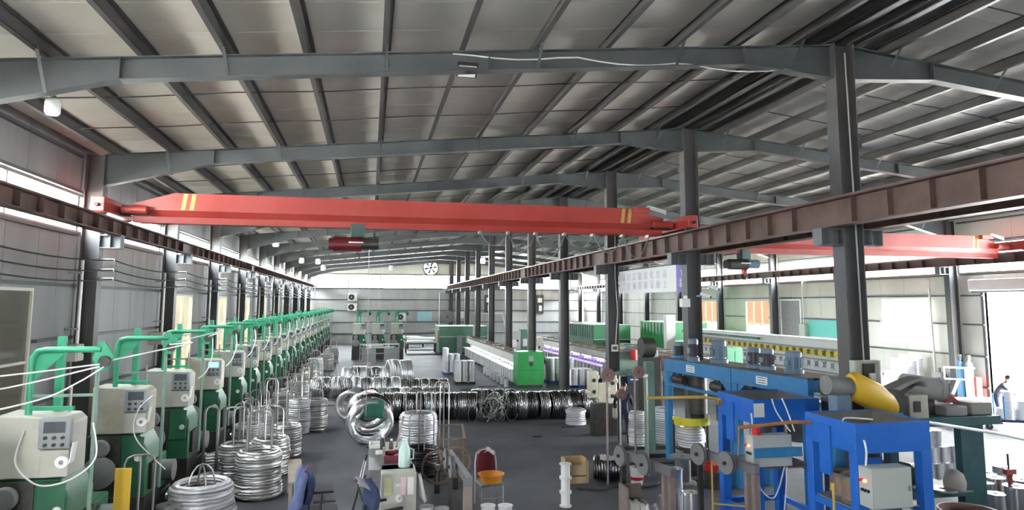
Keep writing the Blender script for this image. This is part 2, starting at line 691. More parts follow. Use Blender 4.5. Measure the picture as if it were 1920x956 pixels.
opL = wins(-1, 10, (2, 8, 9))
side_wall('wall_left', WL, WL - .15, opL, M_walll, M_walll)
for k, (a0, a1, z0, z1) in opL.items():
    WN[0] += 1
    window_unit(WN[0], 'y', WL - .06, a0, a1, z0, z1, 2, 2, M_glass_dark if k < 2 else M_glass_d, M_frame_l)
opR = {k: (fy(k) + 1.0, fy(k) + 3.6, .9, 4.33) for k in (5, 6)}
opR[2] = (17.2, 21.3, 0, 4.62)
opR[3] = (23.8, 26.6, 2.4, 4.36)
side_wall('wall_right', WR, WR + .15, opR, M_wallw, M_wallw, 5.3)
for k in (5, 6):
    a0, a1, z0, z1 = opR[k]
    WN[0] += 1
    window_unit(WN[0], 'y', WR + .06, a0, a1, z0, z1, 3, 2, M_glass_d, M_frame_l)
WN[0] += 1
window_unit(WN[0], 'y', WR + .06, 23.8, 26.6, 2.4, 4.36, 1, 1, M_glass, M_white)

# end walls
def end_wall(name, face, back, segs_x, zc, windows):
    w = struct(empty(name))
    for x0, x1 in segs_x:
        n = max(1, round((x1 - x0) / 1.2))
        cuts = [x0 + (x1 - x0) * i / n for i in range(n + 1)]
        if windows and x0 < 6 < x1:
            cuts = [x0, 5.35, 6.95, x1]
        for p, q in zip(cuts, cuts[1:]):
            hi = 9.1 - .0997 * min(abs(p - XC), abs(q - XC))
            inwin = windows and any(p < b - .3 and q > a + .3 for a, b in windows)
            fan = windows and p > 5.3 and q < 7.0
            for s0, s1 in (((0, 5.6), (8.58, hi) if fan else (7.02, hi)) if inwin else ((0, hi),)):
                if s1 - s0 < .03:
                    continue
                chamfer_panel('x', p, q, s0, s1, face, back).build('panel', M_wallw if s0 > 5 else M_wall, w, smooth=False)
    for z in ((4.45, 3.34, 2.15, 1.0, 5.56, 7.06) if windows else ()):
        e = -1
        MB().box(WL, WR, face - .09, face - .002, z - .04, z + .04).build('girt', M_girt, w, smooth=False)
    return w


FW = [(-5.4, -2.2), (-2.2, 1.0), (1.0, 4.6), (4.6, 8.05), (8.55, 11.8), (11.8, 15.0), (15.0, 18.2), (18.2, 21.4)]
end_wall('wall_back', WB, WB + .15, [(WL - .15, -5.4)] + FW[:4] + [(8.05, 8.55)] + FW[4:] + [(21.4, WR + .15)], 0, FW)
for a, b in FW:
    WN[0] += 1
    window_unit(WN[0], 'x', WB + .07, a, b, 5.6, 7.02, 1, 1, M_glass, M_frame)
# front wall behind the viewer with an open gateway
end_wall('wall_front', YA, YA - .15, [(WL - .15, -3.7), (-2.3, WR + .15)], 0, None)
wf = struct(empty('wall_front_upper'))
for a, b in ((-3.7, -3.0), (-3.0, -2.3)):
    chamfer_panel('x', a, b, 3.0, 9.1 - .0997 * max(abs(a - XC), abs(b - XC)), YA, YA - .15).build('panel', M_wallw, wf, smooth=False)

# rolled-up shutter door on the right wall
door = struct(empty('door_1'))
f = MB()
f.box(WR - .05, WR + .12, 17.08, 17.2, 0, 4.7)
f.box(WR - .05, WR + .12, 21.3, 21.42, 0, 4.7)
f.build('frame', M_steel, door, smooth=False)
MB().box(WR - .42, WR - .02, 16.9, 21.6, 4.62, 5.05).build('shutter_housing', M_white, door, bev=.04)
MB().cyl((WR - .22, 16.9, 4.6), (WR - .22, 21.6, 4.6), .05).build('bottom_rail', M_steel, door)

# what the windows look out on
brick = struct(MB().box(30, 36, 35.5, 66, -.06, 8.5).build('ground_brick_building', M_brick, smooth=False))
MB().box(29.9, 30, 35.5, 66, -.06, 2.55).build('white_plinth', M_white, brick, smooth=False)
sky_block = struct(MB().box(22.95, 28.5, 15.2, 23.0, 4.95, 5.1).build('ground_door_sky_block', M_steel, smooth=False))  # unseen canopy added outside to cut the sky light on the door floor
for y in (15.4, 22.8):
    MB().box(28.2, 28.4, y - .1, y + .1, -.06, 4.95).build('sky_block_post', M_steel, sky_block, smooth=False)
struct(MB().box(-9.6, -9.3, -5, 75, -.06, 4.6).build('ground_boundary_wall', M_outwall, smooth=False))

# crane runways: four girder lines
def runway(x, label, zb=5.425):
    o = thing('crane_runway', label, 'girder', (x, 0, 0))
    MB().box(-.009, .009, YA + .1, WB - .15, zb + .015, 5.90).build('web', M_rust, o, smooth=False)
    MB().box(-.14, .14, YA + .1, WB - .15, 5.88, 5.905).build('top_flange', M_rust, o, smooth=False)
    MB().box(-.12, .12, YA + .1, WB - .15, zb, zb + .02).build('bottom_flange', M_rust, o, smooth=False)
    MB().box(-.03, .03, YA + .1, WB - .15, 5.905, 5.955).build('rail', M_railtop, o, smooth=False)
    st = None
    y = 4.0
    while y < 69.9:
        if abs((y - Y0) % BAY) > .2:
            if st is None:
                st = MB().box(-.115, .115, -.006, .006, zb + .021, 5.878).build('stiffener', M_rust, o, smooth=False)
                c = st
            else:
                c = st.copy()
                col.objects.link(c)
            c.parent = o
            c.location = (0, y, 0)
        y += .8
    return o


runway(XL + .19 + .24, 'brown crane runway girder along the left wall', 5.58)
runway(XC - .44, 'brown crane runway girder on the left side of the middle columns')
runway(XC + .44, 'brown crane runway girder on the right side of the middle columns')
runway(XR - .19 - .24, 'brown crane runway girder along the right wall with the wide door', 5.58)

# ------------------------------------------------------------------ more materials
M_grn = mat('bright_green_paint', (.035, .33, .17), .42, c2=(.05, .40, .22), scale=4, amt=.4)
M_grn_worn = mat('worn_green_paint', (.16, .30, .23), .45, c2=(.26, .32, .28), scale=5, amt=.5)
M_grn_d = mat('dark_green_machine', (.022, .12, .06), .4, c2=(.04, .17, .09), scale=3, amt=.4)
M_grn_l = mat('line_green', (.03, .30, .07), .4, c2=(.04, .36, .10), scale=2, amt=.4)
M_grn_p = mat('pale_green_paint', (.12, .38, .2), .45)
M_grn_dull = mat('dull_green_steel', (.06, .12, .10), .5)
M_cable = mat('pale_cable_sheath', (.42, .41, .39), .6)
M_cream = mat('cream_machine_paint', (.50, .49, .42), .45, c2=(.60, .59, .53), scale=2.5, amt=.4)
M_rustcream = mat('stained_cream_paint', (.45, .40, .30), .5, c2=(.60, .58, .52), scale=2.5, amt=.6)
M_panel = mat('grey_control_panel', (.33, .35, .36), .4)
M_screen_off = mat('dark_screen', (.10, .11, .13), .2)
M_screen_on = mat('lit_screen', (.1, .2, .3), .3, emit=(.45, .8, 1.0), estr=.9)
M_paper = mat('paper', (.85, .85, .84), .8)
M_blue = mat('trough_blue', (.012, .14, .60), .38, c2=(.02, .175, .68), scale=3, amt=.35, bump=.04, bscale=20)
M_blue_o = mat('old_blue_paint', (.03, .20, .45), .45, c2=(.05, .25, .52), scale=4, amt=.4)
M_blue_m = mat('motor_blue_grey', (.13, .21, .30), .4, c2=(.2, .27, .34), scale=5, amt=.4)
M_teal = mat('dark_teal_paint', (.02, .085, .10), .45, c2=(.04, .12, .13), scale=4, amt=.4)
M_greybox = mat('pale_grey_cabinet', (.52, .55, .53), .45)
M_orange = mat('worn_orange_paint', (.55, .22, .05), .5, c2=(.3, .16, .09), scale=9, amt=.5)
M_yellow = mat('guard_yellow', (.72, .42, .02), .42, c2=(.78, .50, .05), scale=2, amt=.4)
M_yellow_l = mat('lemon_yellow', (.75, .65, .03), .45)
M_redp = mat('red_plastic', (.65, .03, .03), .35)
M_purple = mat('banner_purple', (.22, .18, .55), .6)
M_rustpipe = mat('pinkish_steel', (.30, .22, .20), .5, metal=.3, c2=(.36, .32, .30), scale=6, amt=.4)
M_wood = mat('pale_wood', (.55, .38, .2), .6, c2=(.65, .48, .28), scale=3, amt=.4, stretch=(1, 8, 1))
M_fibre = mat('fibre_drum_brown', (.30, .19, .14), .6, c2=(.36, .24, .18), scale=3, amt=.4)
M_greymotor = mat('grey_motor', (.19, .19, .19), .5, c2=(.25, .25, .25), scale=5, amt=.4)
M_slate = mat('galvanised_sheet', (.23, .23, .25), .45, metal=.5, c2=(.32, .31, .31), scale=2.5, amt=.45)


def loft(mb, secs):
    n = len(secs[0])
    vs_ = [p for s_ in secs for p in s_]
    fs = [tuple(range(n))[::-1], tuple(range((len(secs) - 1) * n, len(secs) * n))]
    for i in range(len(secs) - 1):
        fs += [(i * n + k, i * n + (k + 1) % n, (i + 1) * n + (k + 1) % n, (i + 1) * n + k) for k in range(n)]
    return mb.add(vs_, fs)


# ------------------------------------------------------------------ overhead cranes
def crane(x0, x1, y, zb, zt, rail0, rail1, label, taper=True):
    o = thing('overhead_crane', label, 'crane', (0, y, 0))
    h = zt - zb

    def sec(x, top, w=1.):
        pr = [(-.21 * w, zb + h * .42), (-.08, zb + h * .22), (-.08, zb + h * .02), (.08, zb + h * .02), (.08, zb + h * .22), (.21 * w, zb + h * .42), (.21 * w, top), (-.21 * w, top)]
        return [(x, p, q) for p, q in pr]
    b = MB()
    loft(b, [sec(x0, zb + h * .62, .8), sec(x0 + .85, zt), sec(x1 - .85, zt), sec(x1, zb + h * .62, .8)])
    b.build('girder', M_red, o, smooth=False)
    MB().box(x0 + .1, x1 - .1, -.13, .13, zb, zb + .03).build('bottom_flange', M_red, o, smooth=False)
    for xs in (x0 + 1.0, x0 + 1.18, x1 - 1.2, x1 - 1.02):
        MB().prism([(xs, zb + h * .44), (xs + .09, zb + h * .44), (xs + .14, zt - .01), (xs + .05, zt - .01)], 'y', -.216, -.209).build('hazard_stripe', M_yel, o, smooth=False)
    for rx, e in ((rail0, 1), (rail1, -1)):
        c = MB().box(rx - .13, rx + .13, -1.05, 1.05, 5.99, 6.30).build('end_carriage', M_red, o, bev=.015)
        c2 = MB()
        for yy in (-.75, .75):
            c2.cyl((rx - .07, yy, 6.045), (rx + .07, yy, 6.045), .09, n=18)
        c2.build('wheels', M_dark, o)
        MB().box(min(rx, rx + e * .75), max(rx, rx + e * .75), -.14, .14, 6.02, 6.20).build('carriage_arm', M_dark, o, smooth=False)
        MB().cyl((rx + e * .25, -.35, 6.12), (rx + e * .75, -.35, 6.12), .09).build('drive_motor', M_red, o)
        MB().cyl((rx, -1.05, 6.12), (rx, -1.12, 6.12), .04).build('buffer', M_black, o)
    xb = x1 - .55
    MB().box(xb - .35, xb + .1, -.36, -.2, zt - .12, zt + .02).build('control_box', M_red, o, bev=.01)
    MB().prism([(xb - .02, zt + .0), (xb + .55, zt - .16), (xb + .55, zt - .04), (xb + .05, zt + .08)], 'y', -.36, -.26).build('cover_plate', M_greybox, o, smooth=False)
    return o


def hoist(x, y, zg, label, m1, m2, hook_z):
    o = thing('electric_hoist', label, 'hoist', (x, y, 0))
    MB().box(-.16, .16, -.17, .17, zg - .22, zg + .10).build('trolley', M_grn_dull, o, bev=.02)
    MB().cyl((-.55, 0, zg - .38), (.1, 0, zg - .38), .17, n=20).build('drum_housing', m1, o)
    MB().cyl((-.66, 0, zg - .38), (-.55, 0, zg - .38), .14, n=20).build('gear_cap', m1, o)
    MB().cyl((.1, 0, zg - .36), (.5, 0, zg - .36), .14, n=18).build('motor', m2, o)
    MB().box(-.2, .14, -.19, -.15, zg - .36, zg - .33).build('name_plate', M_white, o, smooth=False)
    c = MB()
    c.cyl((-.05, 0, zg - .5), (-.02, 0, hook_z + .2), .012, n=6)
    c.cyl((.05, 0, zg - .5), (.02, 0, hook_z + .2), .012, n=6)
    c.build('hoist_rope', M_iron, o)
    MB().cyl((-.05, 0, hook_z + .14), (.05, 0, hook_z + .14), .09, n=14).build('hook_block', M_redp, o)
    pts = [(.0, 0, hook_z + .06)] + [(.065 * math.sin(t), 0, hook_z - .06 + .065 * math.cos(t)) for t in [i * .45 for i in range(0, 10)]]
    MB().tube(pts, .016, 6).build('hook', M_dark, o)
    return o


crane(-5.22, 7.45, 16.4, 5.86, 6.54, XL + .43, XC - .44, 'red single girder overhead crane spanning the aisle over the wire coils')
hoist(-.33, 16.4, 5.86, 'dark red and green hoist hanging under the crane above the wire coils', mat('hoist_maroon', (.16, .015, .02), .4), M_dark, 5.25)
crane(9.15, 21.55, 19.6, 5.72, 6.48, XC + .44, XR - .43, 'red overhead crane spanning the bay by the wide bright door')
hoist(11.75, 19.6, 5.74, 'black hoist under the crane near the white factory banner', M_dark, M_blue_m, 5.0)
# festoon cable loops under the near crane
pts = []
xs_ = [2.6, 3.3, 4.0, 4.75, 5.5, 6.3, 7.0]
for i in range(len(xs_) - 1):
    for t in range(8):
        u = t / 8
        pts.append((xs_[i] + (xs_[i + 1] - xs_[i]) * u, 16.15, 5.82 - 4 * (.32 + .12 * (i % 3)) * u * (1 - u)))
pts.append((xs_[-1], 16.15, 5.82))
fc = tag(MB().tube(pts, .016, 6).build('festoon_cable', M_greymotor), 'grey festoon cable looping beneath the crane girder by the middle columns', 'cable')
cl = MB()
for x in xs_:
    cl.box(x - .03, x + .03, 16.1, 16.34, 5.80, 5.862)
cl.build('cable_clips', M_iron, fc)
tag(MB().tube([(-.05, 16.3, 5.35), (-.04, 16.3, 4), (-.02, 16.32, 2.4), (-.03, 16.3, 1.5)], .010, 6).build('pendant_control_cable', M_iron), 'thin control cable hanging down from the crane hoist', 'cable')

# ------------------------------------------------------------------ lamps and other things hung from the roof
def pendant(x, y, z, r, label, on=False, zt=None):
    o = thing('pendant_lamp', label, 'lamp', (x, y, z))
    MB().lathe([(.001, -1.1 * r), (r * .75, -1.05 * r), (r, -.7 * r), (r, .8 * r), (r * .8, 1.15 * r), (r * .45, 1.3 * r)], 20).build('shade', M_whitep if not on else mat('lit_lamp', (.9, .9, .85), .4, emit=(1, .98, .9), estr=3.), o)
    MB().cyl((0, 0, 1.25 * r), (0, 0, 1.75 * r), .35 * r).build('cap', M_dark, o)
    MB().cyl((0, 0, 1.75 * r), (0, 0, (zt or ztop(x)) - z), .006, n=6).build('cord', M_dark, o)
    return o


pendant(-4.7, 10.95, 6.97, .105, 'white jar shaped lamp hanging beside the nearest roof beam')
for i, (x, y, z) in enumerate([(-4.6, 34.6, 7.0), (-4.5, 46.3, 6.87), (-3.45, 46.3, 6.82), (-3.1, 46.3, 6.4), (1.35, 46.4, 6.45), (7.3, 44.2, 6.9)]):
    pendant(x, y, z, .16, ['white lamp under the fourth roof beam near the left wall', 'small white lamp close to the left wall near the far strip windows',
                           'small white lamp beside another lamp near the far left windows', 'low small white lamp near the far left windows', 'small white lamp hanging above the middle of the far strip windows',
                           'lit lamp near the far middle columns beside the round fan'][i], on=(i == 5))
o = thing('flood_light', 'square flood light fixed under the nearest roof beam', 'lamp', (1.45, 10.5, 7.86))
MB().box(-.17, .17, -.14, .14, -.03, .04).build('housing', M_dark, o, bev=.01)
MB().box(-.14, .14, -.115, .115, -.037, -.03).build('lens', M_whitep, o, smooth=False)
MB().bar((0, 0, .04), (0, -.08, .17), .03, .012).build('yoke', M_dark, o)
o.rotation_euler = (-.5, 0, 0)
# pale conduits
pts = [(1.2 + .35 * i, 10.38, 8.07 + .05 * i ** .5 - .10 * abs(math.sin(i * .55))) for i in range(0, 20)]
tag(MB().tube(pts, .012, 6).build('pale_cable', M_whitep), 'pale cable strung loosely along the nearest roof beam', 'cable')
tag(MB().tube([(XC - .02, Y0 - .18, 8.6), (XC + .0, Y0 - .18, 7), (XC + .02, Y0 - .19, 5.0), (XC + .03, Y0 - .2, 3.1)], .013, 6).build('pale_cable', M_cable), 'pale cable running down the nearest middle column', 'cable')
tag(MB().tube([(XC + .06, 22.2, 7), (XC + .05, 22.2, 5), (XC + .1, 22.15, 3.8), (XC + .03, 22.2, 2.7)], .014, 6).build('pale_cable', M_cable), 'pale cable running down the middle column to a small socket box', 'cable')
o = thing('socket_box', 'small pale socket box on the third middle column', 'box', (8.27, 22.17, 2.58))
MB().box(-.12, .12, -.06, .0, -.12, .12).build('housing', M_greybox, o, bev=.01)
MB().box(-.07, .07, -.066, -.06, -.05, .05).build('socket', M_dark, o, smooth=False)

o = thing('loudspeaker', 'black loudspeaker fixed high on the nearest middle column', 'speaker', (8.645, 10.62, 7.08))
MB().box(-.12, .12, -.12, .12, -.13, .13).build('housing', M_black, o, bev=.01)
MB().lathe([(.02, -.005), (.09, -.005), (.09, .0), (.02, .0)], 20, 'y', (0, -.12, 0), closed=True).build('cone', M_dark, o)
MB().box(-.14, -.11, -.2, .06, -.03, .03).build('bracket', M_dark, o, smooth=False)

# banner between the second and third middle column
def text_part(body, name, size, loc, rot, m, parent, ext=.002):
    c = bpy.data.curves.new(name, 'FONT')
    c.body = body
    c.size = size
    c.extrude = ext
    c.align_x = 'CENTER'
    c.align_y = 'CENTER'
    t = bpy.data.objects.new(name, c)
    col.objects.link(t)
    dg = bpy.context.evaluated_depsgraph_get()
    me = bpy.data.meshes.new_from_object(t.evaluated_get(dg))
    bpy.data.objects.remove(t)
    me.materials.clear()
    me.materials.append(m)
    o_ = bpy.data.objects.new(name, me)
    col.objects.link(o_)
    o_.parent = parent
    o_.location = loc
    o_.rotation_euler = rot
    return o_


ban = thing('banner', 'white factory banner with pale violet characters and a purple end panel', 'banner', (8.50, 19.35, 4.82))
MB().box(-.006, .006, -1.62, 2.85, -.38, .38).build('white_sheet', M_white, ban, smooth=False)
MB().box(-.006, .006, -2.72, -1.62, -.39, .40).build('purple_panel', M_purple, ban, smooth=False)
MB().box(-.02, .02, -2.75, 2.87, .39, .43).build('top_batten', M_dark, ban, smooth=False)
M_ink = mat('faded_violet_ink', (.60, .58, .70), .7)
rot = (math.pi / 2, 0, -math.pi / 2)
rows = ['满村江圆周化管品', '工好麻容根认顾上']
for r in range(2):
    for i, chx in enumerate(rows[r]):
        text_part(chx, 'character', .27, (-.011, 2.42 - i * .47, .14 - .30 * r), rot, M_ink, ban)
text_part('TEK', 'lettering', .26, (-.011, -2.12, .12), rot, M_white, ban)
text_part('群合', 'lettering', .3, (-.011, -2.12, -.15), rot, M_white, ban)
for i, (x, y, z, l) in enumerate([(8.36, 16.1, 4.32, 'white surveillance camera on the second middle column, lower one'), (8.62, 16.15, 4.52, 'white surveillance camera on the second middle column, upper one')]):
    o = thing('surveillance_camera', l, 'camera', (x, y, z))
    MB().cbox((.1, -.1, 0), (.26, .09, .08), Matrix.Rotation(-.5, 3, 'Z') @ Matrix.Rotation(.35, 3, 'Y')).build('body', M_whitep, o)
    MB().cyl((.2, -.15, -.04), (.235, -.17, -.055), .035).build('lens', M_black, o)
    MB().bar((0, .0, -.02), (-.1 if i else -.02, .12, -.02), .03).build('bracket', M_whitep, o)
o = thing('wall_speaker', 'small white box fixed low on the second middle column beneath the banner', 'box', (8.02, 16.25, 4.13))
MB().box(-.13, .1, -.1, .08, -.12, .1).build('housing', M_whitep, o, bev=.015)
MB().cyl((0, -.02, .1), (0, -.02, .18), .05).build('dome', M_whitep, o)

# ------------------------------------------------------------------ left wall: cables, conduits, boxes
for i, z in enumerate((5.02, 4.80, 4.60)):
    o = thing('power_cable', ['upper', 'middle', 'lower'][i] + ' black power cable strung along the left wall columns', 'cable')
    xx = XL + .19 + .26
    pts = []
    for k in range(-1, 11):
        for t in range(8):
            u = t / 8
            pts.append((xx, fy(k) + 6 * u, z - 4 * .11 * u * (1 - u)))
    pts.append((xx, fy(11) - .2, z))
    MB().tube(pts, .016, 6).build('wire', M_black, o)
    first = None
    for k in range(-1, 12):
        yy = fy(k) - (.2 if k == 11 else 0)
        if first is None:
            first = MB().cyl((XL + .192, 0, z), (xx + .02, 0, z), .035, n=10).build('insulator', M_cream, o)
            c = first
        else:
            c = first.copy()
            col.objects.link(c)
        c.parent = o
        c.location = (0, yy, 0)
for k, lab in ((2, 'first'), (3, 'second'), (4, 'third'), (5, 'fourth'), (6, 'fifth'), (7, 'sixth')):
    y = fy(k) - .3
    o = thing('conduit_pipe', 'white conduit pipe on the left wall beside a column, %s from the near end' % lab, 'pipe', (XL - .05, y, 0))
    MB().cyl((0, 0, 3.2), (0, 0, 5.0), .035, n=10).build('pipe', M_whitep, o)
    b = MB()
    for z in (3.5, 4.7):
        b.box(-.245, .02, -.045, .045, z, z + .04)
    b.build('clips', M_iron, o)
    if k < 6:
        o = thing('switch_box', 'cream electrical box at the foot of a white conduit pipe, %s from the near end' % lab, 'box', (XL - .02, y - .1, 2.85))
        MB().box(-.275, .08, -.2, .2, 0, .36).build('housing', M_cream, o, bev=.012)
        MB().box(.08, .09, -.17, .17, .03, .33).build('door', M_cream, o, smooth=False)
        MB().box(.09, .105, .1, .13, .14, .22).build('handle', M_dark, o, smooth=False)

# ------------------------------------------------------------------ drawing machines along the left wall
def drawing_machine():
    o = thing('wire_drawing_machine', 'x', 'machine')
    # local x to the aisle, local -y towards the near end
    b = MB()
    b.prism([(-.95, 0), (.0, 0), (.0, 1.55), (-.14, 1.82), (-.95, 1.82)], 'y', 0.0, .78)
    b.build('base_cabinet', M_grn_d, o, bev=.02)
    MB().box(-.97, .02, -.04, .80, 0, .78).build('plinth', M_dark, o, bev=.01)
    MB().box(-.93, -.42, -.03, 0, .80, 1.80).build('recess_plate', M_dark, o, bev=.01)
    MB().box(-.90, -.1, .82, 2.0, 0, .5).build('wire_tank', M_dark, o, bev=.02)
    MB().box(-.88, -.2, 1.2, 2.0, .5, 1.15).build('gear_case', M_grn_d, o, bev=.03)
    MB().cyl((-.2, 1.6, .85), (.05, 1.6, .85), .2, n=20).build('motor', M_greymotor, o)
    MB().box(-.40, -.05, -.02, 0, 1.16, 1.78).build('front_plate', M_grn_d, o, bev=.01)
    MB().box(-.05, .06, .15, .7, .85, 1.3).build('side_guard', M_dark, o, bev=.02)
    MB().prism([(-.90, 1.84), (-.04, 1.84), (-.04, 2.52), (-.12, 2.60), (-.90, 2.64)], 'y', -.05, .52).build('head', M_cream, o, bev=.02)
    MB().box(-.36, -.02, -.10, -.05, 1.86, 2.20).build('head_door', M_cream, o, bev=.01)
    p = MB().box(-.37, .0, -.14, -.05, 2.22, 2.60).build('control_panel', M_panel, o, bev=.012)
    MB().box(-.31, -.06, -.146, -.14, 2.42, 2.56).build('screen', M_screen_off, p, smooth=False)
    for i in range(3):
        for j in range(2):
            MB().cyl((-.28 + .1 * i, -.14, 2.36 - .09 * j), (-.28 + .1 * i, -.165, 2.36 - .09 * j), .022, n=10).build('knob', M_dark, p)
    MB().lathe([(.03, 0), (.075, 0), (.085, .02), (.075, .04), (.03, .04)], 18, 'y', (-.08, -.15, 2.05), closed=True).build('hand_wheel', M_white, o)
    MB().lathe([(.012, 0), (.05, 0), (.055, .02), (.012, .03)], 16, 'y', (-.14, -.04, 1.42)).build('gauge', M_white, o)
    for z, r in ((1.62, .15), (1.22, .27)):
        MB().lathe([(.02, -.16), (r * .82, -.16), (r, -.13), (r, -.10), (r * .8, -.09), (r * .8, -.02), (.02, -.02)], 24, 'y', (-.70, 0, z)).build('capstan', M_greymotor, o)
    MB().cbox((.02, -.06, 2.16), (.012, .14, .26), Matrix.Rotation(.12, 3, 'Y')).build('paper_tag', M_paper, o, smooth=False)
    # tubular gantry
    g = [(-.60, .1, 0), (-.60, .1, 3.25), (-.59, .1, 3.36), (-.54, .1, 3.44), (-.45, .1, 3.46), (.22, .1, 3.46)]
    MB().tube(g, .042, 10).build('gantry', M_grn, o)
    MB().prism([(-.565, 3.42), (-.565, 3.05), (-.22, 3.42)], 'y', .094, .106).build('gusset', M_grn, o, smooth=False)
    MB().prism([(.18, 3.56), (.26, 3.56), (.38, 3.36), (.30, 3.18), (.20, 3.18), (.12, 3.34)], 'y', .08, .12).build('pulley_plate', M_grn, o, smooth=False)
    MB().lathe([(.02, -.02), (.075, -.02), (.06, 0), (.075, .02), (.02, .02)], 18, 'y', (.28, .05, 3.30)).build('pulley', M_dark, o)
    MB().tube([(.19, .1, 3.2), (.19, .1, .9)], .028, 8).build('post', M_grn_worn, o)
    MB().bar((-.60, .1, 2.86), (.19, .1, 2.86), .035).build('crossbar', M_grn_worn, o)
    MB().bar((-.60, .1, 2.70), (-.05, .06, 2.70), .05).build('crossbar', M_grn, o)
    MB().cyl((-.1, .06, 2.65), (-.1, .06, 3.0), .016, n=8).build('guide_rod', M_iron, o)
    MB().bar((-.40, .45, 2.62), (-.40, .45, 3.62), .09, .09).build('cable_duct', M_grn, o)
    return o


mach = []
proto = drawing_machine()
for i in range(20):
    m = proto if i == 0 else dup(proto)
    m.location = (-3.74 + .03 * math.sin(i * 2.1), 10.0 + 3.0 * i, 0)
    m['label'] = 'green wire drawing machine with cream head and gantry, %s in the left wall row' % NTH[i]
    m['group'] = 'wire drawing machines along the left wall'
    mach.append(m)
for i, m in enumerate(mach):
    for c in KIDS(m):
        n = c.name.split('.')[0]
        if i == 1 and n == 'head':
            c.data = c.data.copy()
            c.data.materials[0] = M_rustcream
        if i == 3 and n == 'head':
            c.data = c.data.copy()
            c.data.materials[0] = mat('butter_cream_paint', (.62, .57, .42), .45)
        if i == 3 and n == 'control_panel':
            for g in KIDS(c):
                if g.name.startswith('screen'):
                    g.data = g.data.copy()
                    g.data.materials[0] = M_screen_on
                    g['label'] = 'lit pale blue screen'
# cream box cut by the frame at the left, yellow plate, wires
o = thing('control_cabinet', 'cream control cabinet with a red switch at the near left corner', 'cabinet', (-4.25, 8.65, 0))
MB().box(-.8, 0, -.0, .6, 0, 2.28).build('housing', M_rustcream, o, bev=.015)
MB().box(-.55, -.12, -.012, 0, 1.5, 2.0).build('switch_plate', M_dark, o, bev=.005)
MB().cyl((-.3, -.012, 1.8), (-.3, -.05, 1.8), .04).build('red_switch', M_redp, o)
o = thing('yellow_plate_stand', 'upright yellow steel plate between the first two green machines', 'plate', (-3.55, 11.35, 0))
MB().box(-.11, .11, -.02, .02, .02, 1.62).build('plate', M_yellow, o, bev=.006)
MB().box(-.18, .18, -.12, .12, 0, .03).build('foot', M_dark, o, smooth=False)
wires = [
    ([(-7.9 + 2.0, 8.2, 3.2), (-4.6, 9.3, 3.18), (-3.5, 10.0, 3.27)], 'upper bright wire running to the first green gantry'),
    ([(-5.9, 8.2, 2.95), (-4.5, 9.3, 3.02), (-3.5, 10.0, 3.24)], 'lower bright wire running to the first green gantry'),
    ([(-3.44, 10.05, 3.25), (-3.7, 9.9, 3.05), (-4.1, 9.75, 2.85), (-4.9, 9.2, 2.7), (-5.6, 8.8, 2.62)], 'slack white wire sagging from the first pulley plate'),
    ([(-3.45, 10.04, 3.3), (-2.9, 12.2, 3.42), (-3.45, 13.05, 3.36), (-3.0, 15, 3.5), (-3.48, 16.05, 3.34)], 'bright wire strung between the first three gantries'),
    ([(-4.3, 9.94, 2.45), (-4.32, 9.8, 2.1), (-4.15, 9.8, 1.86), (-3.95, 9.8, 1.78), (-3.65, 9.8, 1.86), (-3.42, 9.85, 2.1), (-3.55, 10.06, 2.5)], 'pale hose looping in front of the first green machine'),
    ([(-3.62, 12.8, 2.5), (-3.8, 12.75, 2.3), (-3.88, 12.75, 2.0), (-3.8, 12.75, 1.75), (-3.55, 12.7, 1.5), (-3.3, 12.6, 1.3)], 'pale hose hanging on the front of the second green machine'),
    ([(-3.38, 16.05, 3.3), (-3.36, 15.95, 2.9), (-3.45, 15.9, 2.6), (-3.6, 15.85, 2.45)], 'white hose hanging down from the third gantry'),
    ([(-4.5, 8.9, 2.1), (-4.3, 8.9, 1.75), (-3.9, 8.95, 1.35), (-3.5, 9.0, 1.0)], 'bright wire slanting down past the near cream cabinet'),
]


def smoothpath(p, n=6):
    p = [Vector(q) for q in p]
    out = []
    for i in range(len(p) - 1):
        a, b, c, d = p[max(i - 1, 0)], p[i], p[i + 1], p[min(i + 2, len(p) - 1)]
        for t in range(n):
            u = t / n
            out.append(.5 * ((2 * b) + (c - a) * u + (2 * a - 5 * b + 4 * c - d) * u * u + (3 * b - a - 3 * c + d) * u ** 3))
    out.append(p[-1])
    return out


for p, l in wires:
    tag(MB().tube(smoothpath(p), .011, 6).build('drawn_wire' if 'wire' in l else 'hose', M_whitep), l, 'wire' if 'wire' in l else 'hose')
for i in range(3, 12):
    p = [(-3.45, 10.05 + 3 * i, 3.3), (-3.4, 9.95 + 3 * i, 2.95), (-3.5, 9.9 + 3 * i, 2.6), (-3.62, 9.85 + 3 * i, 2.45)]
    tag(MB().tube(smoothpath(p, 4), .016, 6).build('hose', M_whitep), 'white hose hanging from the gantry of the %s machine in the left row' % NTH[i], 'hose', 'hoses on the left machine row')

# ------------------------------------------------------------------ take-up reels, coil stands and coils of wire
def reel(name, r, w, core, m, axis='z', n=22):
    """a flanged spool: two flanges, core and wire"""
    b = MB()
    t = w * .06
    b.lathe([(core * .35, 0), (r, 0), (r, t), (core, t * 1.4), (core, w - t * 1.4), (r, w - t), (r, w), (core * .35, w)], n, axis, closed=True)
    return b


